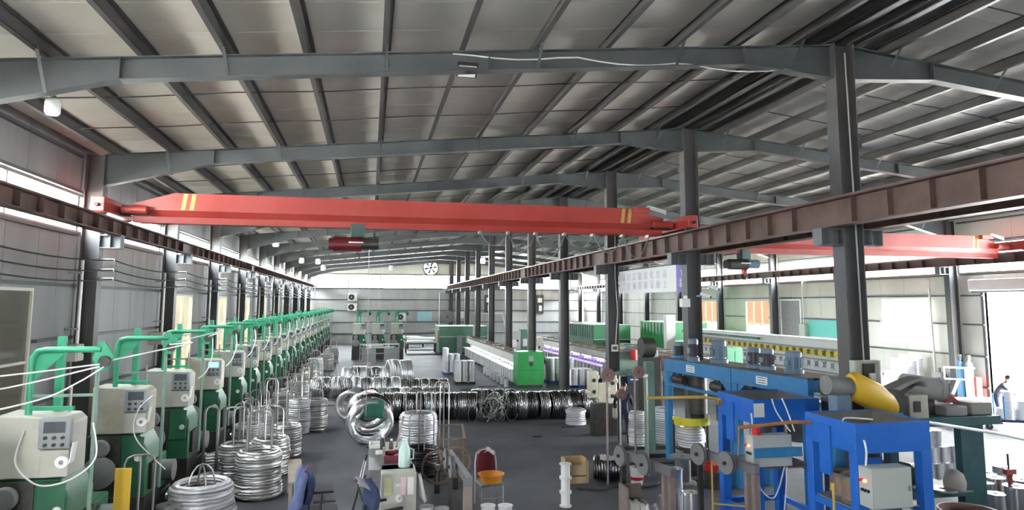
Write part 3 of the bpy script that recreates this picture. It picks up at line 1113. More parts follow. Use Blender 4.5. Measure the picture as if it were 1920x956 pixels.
for i in range(11):
    y = 10.9 + 3.0 * i
    o = thing('take_up_reel', 'steel take-up reel leaning at the foot of the %s machine in the left row' % NTH[i], 'reel', (-3.42 + .04 * math.sin(i * 3), y + .55, 0), 0, 'take-up reels beside the left machines')
    a = reel('x', .27, .5, .17, None, 'x')
    a.turn(Matrix.Translation((-.25, 0, .30)) @ Matrix.Rotation(-.25, 4, 'Y'))
    a.build('flanges', M_chrome, o)
    w_ = MB().lathe([(.12, .04), (.235, .045), (.24, .25), (.235, .455), (.12, .46)], 20, 'x', closed=True)
    w_.turn(Matrix.Translation((-.25, 0, .30)) @ Matrix.Rotation(-.25, 4, 'Y'))
    w_.build('wire', M_wire_b, o)
for i, (x, y) in enumerate([(-3.32, 13.0), (-3.0, 13.75), (-3.35, 14.6), (-3.1, 15.1), (-2.55, 14.15)]):
    o = thing('empty_reel', 'upright empty steel reel on the floor, %s from the near end beside the coil stands' % NTH[i], 'reel', (x, y, 0), 0, 'empty steel reels by the coil stands')
    reel('x', .2, .62 if i != 4 else .5, .10, None).build('flanges', M_iron, o)
    MB().cyl((0, 0, .05), (0, 0, .5 if i != 4 else .4), .108, n=18).build('core_wrap', M_rustpipe, o)


def coil_mesh(r, rin, z0, z1, ridges, seed, flare=0.):
    rr = random.Random(seed)
    prof = []
    n = ridges * 4
    for i in range(n + 1):
        z = z0 + (z1 - z0) * i / n
        u = i / n
        ro = r + flare * (1 - u) + (.007 if i % 2 else -.009) + .014 * math.sin(5.3 * u * ridges / 6 + seed) + rr.uniform(-.010, .010) - .05 * max(0, u - .93) * 8
        prof.append((ro, z))
    prof += [((r + rin) / 2, z1 + .025), (rin, z1 - .01), (rin, z0)]
    return MB().lathe(prof, 36, closed=True, jit=.007)


def stand(name, x, y, r, h, label, rz=.4, arch=True, m=None):
    m = m or M_iron
    o = thing('coil_stand', label, 'stand', (x, y, 0), rz, 'steel coil stands in the left aisle')
    b = MB().lathe([(r * .9, 0), (r * 1.25, 0), (r * 1.25, .035), (r * .9, .035)], 26, closed=True)
    b.bar((-r * 1.2, 0, .02), (r * 1.2, 0, .02), .06, .03)
    b.bar((0, -r * 1.2, .02), (0, r * 1.2, .02), .06, .03)
    b.build('base_ring', M_dark, o)
    for q in range(2):
        a = q * math.pi / 2
        c, s = math.cos(a), math.sin(a)
        hh = h - .03 * q
        k = .12
        pts = [(-r, 0, .03), (-r, 0, hh - k), (-r + k * .3, 0, hh - k * .3), (-r + k, 0, hh), (r - k, 0, hh), (r - k * .3, 0, hh - k * .3), (r, 0, hh - k), (r, 0, .03)]
        if not arch:
            pts = [(-r, 0, .03), (-r, 0, hh * .6)] + [(-r * math.cos(t), 0, hh * .6 + hh * .4 * math.sin(t)) for t in (.4, .8, 1.2, 1.57, 1.94, 2.34, 2.74)] + [(r, 0, hh * .6), (r, 0, .03)]
        MB().tube([(p[0] * c - p[1] * s, p[0] * s + p[1] * c, p[2]) for p in pts], .017, 8).build('arch', m, o)
    return o


# x, y, coil radius, coil height, stand radius, stand height, flare, wire
CO = [
    (-2.92, 13.55, .50, .84, .24, 1.16, .16, 'a', 'wide bright coil spreading at its foot, nearest to the viewer'),
    (-2.24, 15.6, .46, .95, .34, 1.78, .02, 'b', 'tall neat coil with four long rods, beside the wooden bench'),
    (-2.27, 17.55, .44, .84, .30, 1.62, .02, 'b', 'coil just behind the tall neat one'),
    (-2.12, 19.4, .38, .84, .30, 1.70, .03, 'b', 'small coil on the aisle side, third back from the wooden bench'),
    (-2.12, 22.6, .36, 1.05, .28, 1.6, .0, 'a', 'tall white coil at the edge of the aisle'),
    (-1.62, 23.1, .35, .98, .27, 1.3, .0, 'b', 'tall coil standing right of another at the edge of the aisle'),
    (-3.24, 20.4, .42, .70, .28, 1.4, .0, 'a', 'pale low coil close to the fourth green machine'),
    (-2.9, 16.6, .34, .92, .25, 1.72, .0, 'b', 'narrow coil between the tall neat coil and the machines'),
    (-3.22, 22.0, .36, .92, .27, 1.45, .0, 'a', 'pale coil close to the fifth green machine'),
    (-2.95, 25.6, .38, .9, .28, 1.45, .0, 'b', 'coil close to the sixth green machine'),
    (-2.75, 37.5, .40, 1.15, .28, 1.6, .0, 'a', 'tall pale coil far down the left aisle'),
    (-2.6, 33.2, .40, .9, .28, 1.5, .0, 'b', 'coil beside the eighth green machine'),
    (-2.7, 29.6, .38, .8, .28, 1.5, .0, 'b', 'coil beside the seventh green machine'),
    (-2.5, 43.0, .40, 1.0, .28, 1.5, .0, 'b', 'small distant coil past the tall pale one in the left aisle'),
    (-2.4, 48.0, .40, 1.0, .28, 1.5, .0, 'b', 'very distant coil at the end of the left aisle'),
    (1.35, 18.6, .50, 1.15, .34, 1.75, .0, 'a', 'white coil on a stand behind the cream desk'),
    (1.30, 16.75, .46, .62, .30, 1.45, .0, 'c', 'dark bluish coil on a stand behind the cream desk'),
]
for i, (x, y, r, hz, sr, sh, fl, kind, txt) in enumerate(CO):
    stand('s', x, y, sr, sh, 'rod stand holding the ' + txt, rz=.5 + .37 * i, arch=(i != 0), m=M_iron)
    c = coil_mesh(r, r - .13, .04, hz, 9 + i % 3, i, fl).build('wire_coil', {'a': M_wire_b, 'b': M_wire, 'c': M_wire_d}[kind])
    c.location = (x, y, 0)
    tag(c, txt, 'coil', 'coils of wire on rod stands')
EM = [(-3.62, 12.35, .22, 1.60, 'empty rod stand in front of the second green machine'), (-3.50, 16.9, .2, 1.72, 'empty rod stand beside the third green machine'),
      (-3.05, 18.2, .2, 1.62, 'empty rod stand behind the narrow coil'), (-2.75, 20.9, .22, 1.9, 'empty rod stand between two coils near the fourth machine'),
      (-2.45, 24.3, .24, 1.7, 'empty rod stand behind the tall white coil'), (-1.98, 39.0, .28, 1.0, 'low empty rod stand far down the left aisle'), (-2.3, 30.8, .24, 1.5, 'empty rod stand beside the coil of the seventh machine'),
      (2.05, 19.3, .2, 1.9, 'empty rod stand behind the cream desk, next to the white coil')]
for i, (x, y, r, h, l) in enumerate(EM):
    stand('s', x, y, r, h, l, rz=.3 + .8 * i)


# coils lying on edge in rows across the aisle
def edge_coil(r, w, seed, m, n=7):
    rr = random.Random(seed)
    prof = []
    for i in range(n * 2 + 1):
        u = i / (n * 2)
        e = abs(u - .5) * 2
        prof.append((r - .035 * e ** 4 + (.012 if i % 2 else -.016) + rr.uniform(-.015, .015), -w / 2 + w * u))
    rin = r * (.58 if w < .45 else .72)
    prof += [(rin + .03, w / 2 - .01), (rin, w * .2), (rin, -w * .2), (rin + .03, -w / 2 + .01)]
    b = MB().lathe(prof, 32, 'x', closed=True, jit=.008)
    # squash a little where it rests
    b.v = [(p[0], p[1] * 1.04, p[2] * .96 + r * .96) for p in b.v]
    return b.mesh('wire_coil')


VAR = {}


def coil_row(n, x0, y0, x1, y1, r, w, kinds, desc, turn=0., z=0.):
    for i in range(n):
        u = i / max(1, n - 1)
        k = kinds[i % len(kinds)]
        key = (k, i % 3, r, w)
        if key not in VAR:
            me = edge_coil(r, w, hash(key) % 999 if False else int(r * 100) + 7 * (i % 3), None)
            me.materials.append({'d': M_edge_d, 'b': M_edge, 'a': M_edge_b}[k])
            me.shade_smooth()
            VAR[key] = me
        o = bpy.data.objects.new('wire_coil', VAR[key])
        col.objects.link(o)
        o.location = (x0 + (x1 - x0) * u + R_.uniform(-.02, .02), y0 + (y1 - y0) * u + R_.uniform(-.06, .06), z + .002)
        o.rotation_euler = (R_.uniform(-3, 3), 0, turn + math.atan2(y1 - y0, x1 - x0) + R_.uniform(-.09, .09))
        o.rotation_euler[0] = 0
        tag(o, 'wire coil on edge, %s from the left in %s' % (NTH[i], desc), 'coil', 'wire coils lying in ' + desc)


coil_row(9, .65, 24.45, 3.65, 24.05, .50, .38, 'dbd', 'the near dark row beside the tangle')
coil_row(8, 5.0, 23.95, 7.7, 23.85, .50, .39, 'db', 'the row nearest the open floor')
coil_row(7, .2, 27.3, 2.7, 27.1, .42, .40, 'ba', 'the second row back')
coil_row(5, -.45, 30.0, 1.15, 30.0, .48, .40, 'ab', 'the third row back')
coil_row(5, 1.6, 30.6, 3.3, 30.4, .40, .38, 'bd', 'the flatter half of the third row')
coil_row(4, 4.0, 25.6, 5.3, 25.4, .45, .38, 'bd', 'the short row behind the tangle')
coil_row(5, -1.05, 34.6, .75, 34.6, .50, .44, 'ab', 'the fourth row back')
coil_row(2, 1.2, 34.0, 1.75, 33.5, .70, .6, 'a', 'the big pale pair at the back', turn=.9)
coil_row(5, -1.95, 27.5, -.45, 27.5, .42, .34, 'ab', 'the row on the low steel trolley', z=.42)
o = thing('coil_trolley', 'low steel trolley carrying a row of wire coils', 'trolley', (-1.2, 27.5, 0))
b = MB()
b.box(-1.0, 1.0, -.36, -.30, .34, .42)
b.box(-1.0, 1.0, .30, .36, .34, .42)
for x in (-.95, 0, .95):
    b.box(x - .04, x + .04, -.36, .36, .30, .34)
b.build('frame', M_iron, o, smooth=False)
MB().cyl((-1.05, -.42, .2), (1.0, -.42, .2), .03).build('front_bar', M_chrome, o)
for x in (-.85, .85):
    for y in (-.3, .3):
        MB().cyl((x, y - .04, .15), (x, y + .04, .15), .15, n=16).build('wheel', M_dark, o)
        MB().box(x - .03, x + .03, y - .05, y + .05, .15, .32).build('fork', M_dark, o, smooth=False)
# big coils facing the near end
for i, (x, y, r, w, a, m, l) in enumerate([(.08, 20.7, .64, .5, 1.72, 'a', 'big coil facing the viewer with a green cloth hung on it'), (.1, 21.9, .66, .55, 1.62, 'b', 'big coil wrapped in film behind the one with the green cloth'),
                                           (.0, 23.2, .62, .5, 1.5, 'a', 'big pale coil third in the pile facing the viewer'), (-.5, 24.6, .55, .45, 1.2, 'a', 'pale coil leaning left at the back of the pile facing the viewer')]):
    me = edge_coil(r, w, 50 + i, None, 9)
    me.materials.append({'a': M_edge_b, 'b': M_edge}[m])
    me.shade_smooth()
    o = bpy.data.objects.new('wire_coil', me)
    col.objects.link(o)
    o.location = (x, y, .002)
    o.rotation_euler = (0, 0, a)
    tag(o, l, 'coil', 'big wire coils piled in the middle aisle')


def cloth(name, pts_fn, nu, nv, m, label, cat, th=.012):
    q = []
    for i in range(nu + 1):
        for j in range(nv + 1):
            q.append(pts_fn(i / nu, j / nv))
    fs = [(i * (nv + 1) + j, (i + 1) * (nv + 1) + j, (i + 1) * (nv + 1) + j + 1, i * (nv + 1) + j + 1) for i in range(nu) for j in range(nv)]
    o_ = MB().add(q, fs).build(name, m)
    s_ = o_.modifiers.new('thick', 'SOLIDIFY')
    s_.thickness = th
    return tag(o_, label, cat) if label else o_


cloth('green_cloth', lambda u, v: (-.08 + .56 * u, 20.40 - .015 * math.sin(9 * u) - .02 * v + (.22 if v < .15 else 0), 1.25 - .5 * v + .03 * math.sin(4 * u)), 10, 8, mat('dull_green_cloth', (.03, .14, .10), .8), 'dull green cloth draped over the big coil facing the viewer', 'cloth')
cloth('plastic_wrap', lambda u, v: (-.35 + .8 * u, 21.75 + .9 * v, 1.30 - .22 * (u - .5) ** 2 * 4 + .02 * math.sin(11 * u + 7 * v)), 12, 8, mat('mauve_plastic_film', (.35, .2, .22), .3), 'mauve plastic film over the wrapped big coil', 'film')
# loose tangle between the two near rows
rt = random.Random(3)
tb = MB()
for i in range(16):
    cx, cy, cz, r = rt.uniform(3.95, 4.75), rt.uniform(23.6, 24.6), rt.uniform(.25, .5), rt.uniform(.25, .5)
    ax = Matrix.Rotation(rt.uniform(-1.2, 1.2), 3, 'X') @ Matrix.Rotation(rt.uniform(.6, 2.4), 3, 'Y')
    pts = []
    for k in range(20):
        t = 2 * math.pi * k / 20
        p = ax @ Vector((r * math.cos(t) * (1 + .1 * math.sin(3 * t + i)), r * math.sin(t), .05 * math.sin(2 * t)))
        pts.append((cx + p.x, cy + p.y, max(.02, cz + p.z)))
    tb.tube(pts, .014, 5, closed=True)
o = tag(tb.build('wire_tangle', M_wire), 'loose tangle of bright wire between the two near coil rows', 'wire')
o['kind'] = 'stuff'
for j, (cx, cy, cz, r, l) in enumerate([(4.95, 23.5, .52, .5, 'thin wire loop standing against the row nearest the open floor'), (3.55, 23.4, .3, .3, 'thin wire loop leaning on the near dark row')]):
    pts = [(cx + .12 * math.sin(t), cy - .1 * math.cos(t), cz + r * math.sin(t) * 1) if False else (cx + r * .5 * math.cos(t), cy, max(.015, cz + r * math.sin(t))) for t in [2 * math.pi * k / 24 for k in range(24)]]
    tag(MB().tube(pts, .012, 5, closed=True).build('wire_loop', M_wire), l, 'wire')

# ------------------------------------------------------------------ cream winding bench and the things on it
o = thing('winding_bench', 'cream steel bench with three paper cards on its front, between the aisles', 'bench', (0, 0, 0))
b = MB()
b.prism([(.27, .12), (.90, .12), (.90, 1.06), (.27, 1.06)], 'y', 12.6, 13.25)
b.build('cabinet', M_rustcream if False else M_cream, o, bev=.02)
MB().prism([(12.6, 1.0), (15.4, 1.0), (15.4, 1.06), (12.9, 1.06)], 'x', .05, .86).build('bench_top', M_slate, o, smooth=False)
for y in (13.9, 15.3):
    for x in (.1, .8):
        MB().box(x - .03, x + .03, y - .03, y + .03, 0, 1.0).build('leg', M_dark, o, smooth=False)
MB().box(.3, .87, 12.65, 13.2, 0, .12).build('plinth', M_dark, o, smooth=False)
for x, w, m, l in ((.33, .13, mat('yellow_card', (.85, .82, .5), .8), 'pale yellow card'), (.62, .09, mat('pink_card', (.85, .62, .65), .8), 'pink card'), (.74, .11, M_paper, 'white card')):
    c = MB().box(x, x + w, 12.585, 12.592, .68, .98).build('card', m, o, smooth=False)
    c['label'] = l
MB().box(.53, .61, 12.585, 12.595, .82, .87).build('name_plate', M_white, o, smooth=False)
MB().lathe([(.02, -.03), (.03, -.03), (.07, -.02), (.07, 0), (.02, 0)], 18, 'y', (.60, 12.60, .62), closed=True).build('dial', M_whitep, o)
t = MB()
t.box(.34, .78, 13.35, 13.85, 1.06, 1.09)
t.box(.34, .36, 13.35, 13.85, 1.09, 1.2)
t.box(.76, .78, 13.35, 13.85, 1.09, 1.2)
t.box(.36, .76, 13.35, 13.37, 1.09, 1.2)
t.box(.36, .76, 13.83, 13.85, 1.09, 1.2)
tag(t.build('open_tray', mat('dark_red_tray', (.18, .03, .04), .5), smooth=False), 'dark red open tray on the cream bench, holding a pink rag', 'tray')
cloth('pink_rag', lambda u, v: (.39 + .33 * u, 13.40 + .38 * v, 1.13 + .03 * math.sin(9 * u + 2) * math.cos(7 * v)), 10, 8, mat('pink_cloth', (.62, .12, .24), .8), 'pink rag crumpled in the dark red tray', 'rag')
o = thing('thermos', 'tall pale mint thermos flask on the cream bench', 'thermos', (.70, 13.05, 1.061))
MB().lathe([(.001, 0), (.105, 0), (.11, .02), (.108, .28), (.085, .36), (.06, .42), (.05, .46), (.052, .50), (.001, .50)], 26).build('body', mat('mint_plastic', (.62, .82, .76), .35), o)
MB().tube([(.10, 0, .12), (.165, 0, .14), (.17, 0, .30), (.09, 0, .33)], .014, 8).build('handle', mat('mint_plastic', (.62, .82, .76), .35), o)
for i, (x, y, r, h, m, l) in enumerate([(.33, 14.5, .055, .30, M_dark, 'dark bottle with a white cap on the cream bench'), (.50, 14.35, .05, .26, mat('brown_bottle', (.12, .07, .05), .3), 'brown bottle with a pale cap on the cream bench'),
                                       (.34, 14.0, .035, .17, mat('amber_glass', (.35, .3, .22), .2), 'small amber bottle behind the open tray'), (.46, 13.95, .03, .12, M_whitep, 'small white pot behind the open tray'), (.58, 14.0, .035, .14, mat('green_bottle', (.08, .3, .22), .3), 'small green bottle with a white cap behind the open tray')]):
    o = thing('bottle', l, 'bottle', (x, y, 1.061))
    MB().lathe([(.001, 0), (r, 0), (r, h * .7), (r * .45, h * .85), (r * .45, h * .9), (.001, h * .9)], 16).build('body', m, o)
    MB().cyl((0, 0, h * .88), (0, 0, h), r * .5, n=12).build('cap', M_whitep, o)
o = thing('white_tray', 'shallow white tray at the far end of the cream bench', 'tray', (.2, 14.95, 1.061))
b = MB().box(-.14, .16, -.2, .2, 0, .02)
for q in ((-.14, -.12, -.2, .2), (.14, .16, -.2, .2), (-.12, .14, -.2, -.18), (-.12, .14, .18, .2)):
    b.box(*q, .02, .08)
b.build('tray', M_whitep, o, smooth=False)
tag(MB().box(.18, .55, 14.15, 14.2, 1.061, 1.14).build('paper_box', M_paper, smooth=False), 'low white paper box across the cream bench', 'box')
tag(MB().tube([(.62, 14.75, 1.08), (.78, 15.2, 1.62)], .022, 8).build('pink_tube', M_rustpipe), 'pinkish steel tube leaning up from the cream bench', 'tube')
o = thing('lever_arm', 'long black and bright steel lever leaning beside the cream bench', 'lever', (0, 0, 0))
MB().tube([(-.28, 13.3, .02), (-.15, 13.8, .45), (.0, 14.5, .98)], .028, 8).build('rod', M_black, o)
MB().tube([(-.12, 13.9, .56), (-.02, 14.35, .90)], .033, 8).build('sleeve', M_chrome, o)
MB().tube([(.0, 13.6, .8), (-.12, 13.4, .62), (-.05, 13.2, .45), (.1, 13.1, .4)], .018, 8).build('cable', M_black, o)
cloth('plastic_bag', lambda u, v: (.93 + .12 * v + .05 * math.sin(5 * u), 12.7 + .3 * u, .98 - .5 * v + .02 * math.sin(9 * u)), 10, 8, mat('plastic_bag', (.75, .74, .70), .35), 'crumpled white plastic bag hanging on the side of the cream bench', 'bag')
tag(MB().lathe([(.001, 0), (.12, 0), (.15, .1), (.1, .2), (.001, .21)], 16, c=(1.1, 12.75, 0.001)).build('rag_bundle', mat('dull_red_cloth', (.3, .1, .07), .9)), 'dull red rag bundle on the floor beside the cream bench', 'rag')


# ------------------------------------------------------------------ office chairs
def office_chair(x, y, rz, label, mback, seat_z=.52):
    o = thing('office_chair', label, 'chair', (x, y, 0), rz)
    n = 12
    pts = [(.25 * math.cos(2 * math.pi * i / n), .30 * math.sin(2 * math.pi * i / n)) for i in range(n)]
    b = MB()
    loft(b, [[(p[0] * .94, .27 + .10 * (p[0] / .25) ** 2 * -1, seat_z + .42 + p[1]) for p in pts], [(p[0], .31 - .10 * (p[0] / .25) ** 2, seat_z + .42 + p[1]) for p in pts], [(p[0] * .9, .35 - .10 * (p[0] / .25) ** 2, seat_z + .42 + p[1] * .95) for p in pts]])
    b.build('backrest', mback, o)
    MB().box(-.25, .25, -.26, .24, seat_z - .04, seat_z + .04).build('seat', M_black, o, bev=.03)
    for e in (-1, 1):
        MB().box(e * .29 - .035, e * .29 + .035, -.2, .16, seat_z + .22, seat_z + .255).build('armrest', M_black, o, bev=.01)
        MB().tube([(e * .24, 0, seat_z), (e * .30, 0, seat_z + .05), (e * .29, 0, seat_z + .22)], .016, 8).build('arm_support', M_chrome, o)
    MB().tube([(0, .18, seat_z - .03), (0, .34, seat_z), (0, .33, seat_z + .3)], .022, 8).build('back_support', M_black, o)
    MB().cyl((0, 0, .1), (0, 0, seat_z - .03), .028).build('column', M_chrome, o)
    for i in range(5):
        a = 2 * math.pi * i / 5
        MB().bar((0, 0, .12), (.28 * math.cos(a), .28 * math.sin(a), .08), .045, .03).build('leg', M_black, o, smooth=False)
        MB().cyl((.28 * math.cos(a) - .02, .28 * math.sin(a), .032), (.28 * math.cos(a) + .02, .28 * math.sin(a), .032), .032, n=12).build('caster', M_black, o)
    return o


M_navy = mat('navy_fabric', (.03, .045, .11), .8)
M_denim = mat('blue_jacket_cloth', (.10, .13, .26), .85, c2=(.15, .18, .32), scale=6, amt=.4)
office_chair(-.72, 12.45, math.pi / 2 + .1, 'office chair with a blue jacket over its back, beside the wooden bench', M_navy)
jb = MB()
secs = []
for i in range(11):
    v = i / 10
    z = 1.29 - .78 * v
    ry = (.10 + .16 * min(1, v * 3.2)) if v < .3 else .26 + .05 * math.sin(5 * v)
    rx = .06 + .07 * min(1, v * 2.5) + .03 * math.sin(9 * v)
    cx = -1.03 - .10 * v
    secs.append([(cx + (rx + .02 * math.sin(5 * t + 3 * v)) * math.cos(t), 12.42 + (ry + .025 * math.sin(4 * t - 6 * v)) * math.sin(t), z + .03 * math.cos(2 * t + v)) for t in [2 * math.pi * k / 22 for k in range(22)]])
loft(jb, secs)
jk = tag(jb.build('jacket', M_denim), 'blue work jacket hung over the back of an office chair', 'jacket')
sl = MB().tube(smoothpath([(-.98, 12.66, 1.15), (-.93, 12.72, .95), (-.96, 12.73, .72), (-1.02, 12.70, .55)]), [.07] * 19, 10)
sl.build('sleeve', M_denim, jk)
MB().tube(smoothpath([(-1.02, 12.16, 1.15), (-1.05, 12.1, .95), (-1.08, 12.11, .7)]), .065, 10).build('sleeve', M_denim, jk)
MB().tube(smoothpath([(-.99, 12.24, 1.24), (-.95, 12.42, 1.30), (-.98, 12.58, 1.24)]), .03, 8).build('collar', mat('plum_lining', (.16, .05, .10), .8), jk)
office_chair(.30, 11.72, math.pi / 2 + .45, 'navy office chair with a grey hat on its back, against the cream bench', M_navy)
cloth('grey_hat', lambda u, v: (-.10 + .34 * u * math.cos(.5) - .2 * (v - .4) * math.sin(.5) - .04, 11.50 + .40 * v - .05 * u, 1.25 - .22 * (v - .5) ** 2 * 2 - .16 * u * u + .012 * math.sin(9 * v)), 10, 10, mat('grey_cloth', (.25, .24, .27), .8), 'grey cloth hat hung on the back of the navy office chair', 'hat', .03)
o = thing('red_basin', 'red plastic basin on the floor by the navy office chair', 'basin', (-.42, 12.95, 0))
MB().lathe([(.001, .01), (.16, .01), (.22, .2), (.235, .2), (.235, .21), (.17, 0), (.001, 0)], 24, closed=False).build('bowl', M_redp, o)

# wooden bench at the aisle
o = thing('wooden_bench', 'rough pale wooden bench at the edge of the left aisle', 'bench', (-1.42, 14.9, 0), .12)
MB().box(-.14, .14, -1.0, 1.0, .62, .67).build('plank', mat('old_wood', (.33, .27, .22), .7, c2=(.42, .35, .29), scale=4, stretch=(6, 1, 1)), o, bev=.008)
for y in (-.85, .85):
    for x in (-.1, .1):
        MB().box(x - .035, x + .035, y - .035, y + .035, 0, .62).build('leg', MATS['old_wood'], o, smooth=False)
MB().box(-.02, .02, -.85, .85, .3, .36).build('stretcher', MATS['old_wood'], o, smooth=False)

# ------------------------------------------------------------------ red chair with the orange basin
o = thing('dining_chair', 'dark red padded metal chair standing alone in the middle of the floor', 'chair', (2.48, 13.98, 0), .12)
pts = [(-.24, .24, 0), (-.235, .24, .45), (-.23, .28, .8), (-.2, .30, .98), (-.12, .31, 1.06), (0, .312, 1.08), (.12, .31, 1.06), (.2, .30, .98), (.23, .28, .8), (.235, .24, .45), (.24, .24, 0)]
MB().tube(pts, .014, 8).build('back_frame', M_iron, o)
n = 14
prof = [(-.2, .50), (.2, .50), (.2, .8), (.17, .95), (.1, 1.03), (0, 1.05), (-.1, 1.03), (-.17, .95), (-.2, .8)]
b = MB()
loft(b, [[(p[0], .235 + .09 * max(0, p[1] - .5), p[1]) for p in prof], [(p[0], .275 + .09 * max(0, p[1] - .5), p[1]) for p in prof]])
b.build('backrest', mat('maroon_vinyl', (.14, .012, .02), .45), o, bev=.012)
MB().box(-.25, .25, -.25, .22, .43, .48).build('seat', M_greymotor, o, bev=.018)
for x in (-.22, .22):
    MB().tube([(x, -.22, .43), (x * 1.05, -.24, 0)], .014, 8).build('leg', M_iron, o)
MB().bar((-.23, -.235, .2), (.23, -.235, .2), .02).build('stretcher', M_iron, o)
cloth('white_gloves', lambda u, v: (2.30 + .33 * u, 14.25 + .14 * v, 1.10 - .5 * (v - .4) ** 2 - .14 * abs(u - .5) + .015 * math.sin(12 * u)), 12, 8, M_paper, 'white gloves hung over the top of the dark red chair', 'gloves', .02)
o = thing('orange_basin', 'orange plastic wash basin standing on the seat of the dark red chair', 'basin', (2.50, 13.90, .482))
MB().lathe([(.001, .012), (.18, .012), (.255, .155), (.275, .16), (.275, .17), (.245, .165), (.19, 0), (.001, 0)], 30).build('bowl', mat('orange_plastic', (.85, .34, .03), .35), o)

# stack of three white spools, wooden crate, dark coil, bucket
for i in range(3):
    o = thing('white_spool', ['lowest', 'middle', 'topmost'][i] + ' white plastic spool of the stack of three in front of the wooden crate', 'spool', (3.99, 13.62, .283 * i))
    MB().lathe([(.03, 0), (.125, 0), (.125, .022), (.085, .03), (.085, .252), (.125, .26), (.125, .282), (.03, .282)], 26, closed=True).build('body', M_whitep, o)
    MB().lathe([(.08, .035), (.092, .035), (.092, .247), (.08, .247)], 24, closed=True).build('wire', M_paper, o)
o = thing('wooden_crate', 'open pale wooden crate standing behind the white spools', 'crate', (4.70, 15.35, 0), .05)
MB().box(-.26, .26, .14, .16, 0, .56).build('back_board', M_wood, o, smooth=False)
for x in (-.26, .24):
    MB().box(x, x + .02, -.14, .14, 0, .56).build('side_board', M_wood, o, smooth=False)
MB().box(-.24, .24, -.14, -.12, 0, .42).build('front_board', M_wood, o, smooth=False)
MB().box(-.24, .24, -.12, .14, .0, .02).build('base_board', M_wood, o, smooth=False)
MB().box(-.245, .245, -.150, -.141, .16, .18).build('strap', M_dark, o, smooth=False)
MB().box(.27, .31, -.14, .12, 0, .5).build('slat', M_wood, o, smooth=False)
me = edge_coil(.30, .62, 77, None, 8)
me.materials.append(M_edge_d)
me.shade_smooth()
o = bpy.data.objects.new('dark_coil', me)
col.objects.link(o)
o.location = (5.5, 15.35, .002)
o.rotation_euler = (0, 0, -.35)
tag(o, 'dark oily coil lying on the floor beside the wooden crate', 'coil')
cloth('grey_rag', lambda u, v: (5.28 + .35 * u + .08 * v, 15.18 + .3 * v - .12 * u, .585 + .0 - .28 * (v - .5) ** 2 + .012 * math.sin(17 * u + 9 * v)), 12, 8, mat('rag_grey', (.5, .5, .5), .8), 'light grey rag thrown over the dark oily coil', 'rag')
o = thing('paint_bucket', 'white bucket with a red band behind the pulley beam', 'bucket', (6.08, 14.95, 0))
MB().lathe([(.001, 0), (.13, 0), (.165, .36), (.165, .38), (.15, .38), (.12, .02), (.001, .02)], 24).build('body', M_whitep, o)
MB().lathe([(.145, .1), (.152, .1), (.158, .17), (.151, .17)], 24, closed=True).build('red_band', M_redp, o)
tag(MB().tube(smoothpath([(4.6, 14.8, .015), (5.1, 14.55, .015), (5.5, 14.75, .015), (6.2, 14.6, .015), (6.6, 14.9, .015)]), .02, 6).build('floor_cable', M_black), 'black cable lying on the floor in front of the dark oily coil', 'cable')


# ------------------------------------------------------------------ pulley beams on posts
def pulley_beam(p0, p1, z, label, pulleys, post_u=(.86, .97), far_post=True):
    o = thing('pulley_beam', label, 'beam', (0, 0, 0))
    a, b_ = Vector((p0[0], p0[1], z)), Vector((p1[0], p1[1], z))
    d = (b_ - a).normalized()
    nrm = d.cross(Vector((0, 0, 1)))
    MB().bar(a, b_, .10, .14).build('beam', M_slate, o, smooth=False)
    for u in post_u:
        q = a + (b_ - a) * u
        MB().box(q.x - .05, q.x + .05, q.y - .05, q.y + .05, 0, z - .08).build('post', M_rustpipe, o, smooth=False)
    if far_post:
        q = a + (b_ - a) * .06
        MB().box(q.x - .04, q.x + .04, q.y - .04, q.y + .04, 0, z - .08).build('post', M_dark, o, smooth=False)
    for u in pulleys:
        q = a + (b_ - a) * u
        w0, w1 = q + nrm * .09, q + nrm * .16
        pb = MB()
        for k0, k1, r in ((.0, .25, .19), (.25, .75, .15), (.75, 1., .19)):
            pb.cyl(w0 + (w1 - w0) * k0, w0 + (w1 - w0) * k1, r, n=24)
        pu = pb.build('pulley', M_greymotor, o)
        MB().cyl(q + nrm * .05, q + nrm * .2, .03, n=12).build('axle', M_dark, pu)
    return o


pulley_beam((4.85, 12.75), (5.18, 11.1), 1.2, 'grey steel beam with two pulleys behind the tall silver spools', (.12, .58))
pulley_beam((5.95, 11.75), (6.26, 10.25), 1.4, 'grey steel beam with two pulleys in front of the far blue trough', (.14, .62))
pulley_beam((1.58, 13.35), (1.66, 11.2), 1.2, 'grey steel beam on a rusty post beside the dark red chair', (.2, .5))
# spoked wheels and a cage beside the third beam
o = thing('wire_cage', 'rusty wire mesh cage behind the pulley beam by the dark red chair', 'cage', (2.0, 16.6, 0), -.1)
b = MB()
for x in (-.3, .3):
    for y in (-.9, .9):
        b.box(x - .025, x + .025, y - .025, y + .025, 0, 1.0)
for z in (.03, 1.0):
    b.bar((-.3, -.9, z), (.3, -.9, z), .04)
    b.bar((-.3, .9, z), (.3, .9, z), .04)
    b.bar((-.3, -.9, z), (-.3, .9, z), .04)
    b.bar((.3, -.9, z), (.3, .9, z), .04)
b.build('frame', mat('rusty_frame', (.22, .16, .12), .7, c2=(.30, .22, .16), scale=6), o, smooth=False)
g = MB()
for i in range(14):
    z = .06 + .067 * i
    g.bar((-.3, -.905, z), (.3, -.905, z), .010)
    g.bar((-.305, -.9, z), (-.305, .9, z), .010)
    g.bar((.305, -.9, z), (.305, .9, z), .010)
for i in range(7):
    x = -.26 + .087 * i
    g.bar((x, -.9, .03), (x, -.9, 1.0), .008)
mesh_o = g.build('mesh', MATS['rusty_frame'], o, smooth=False)
mesh_o['kind'] = 'stuff'
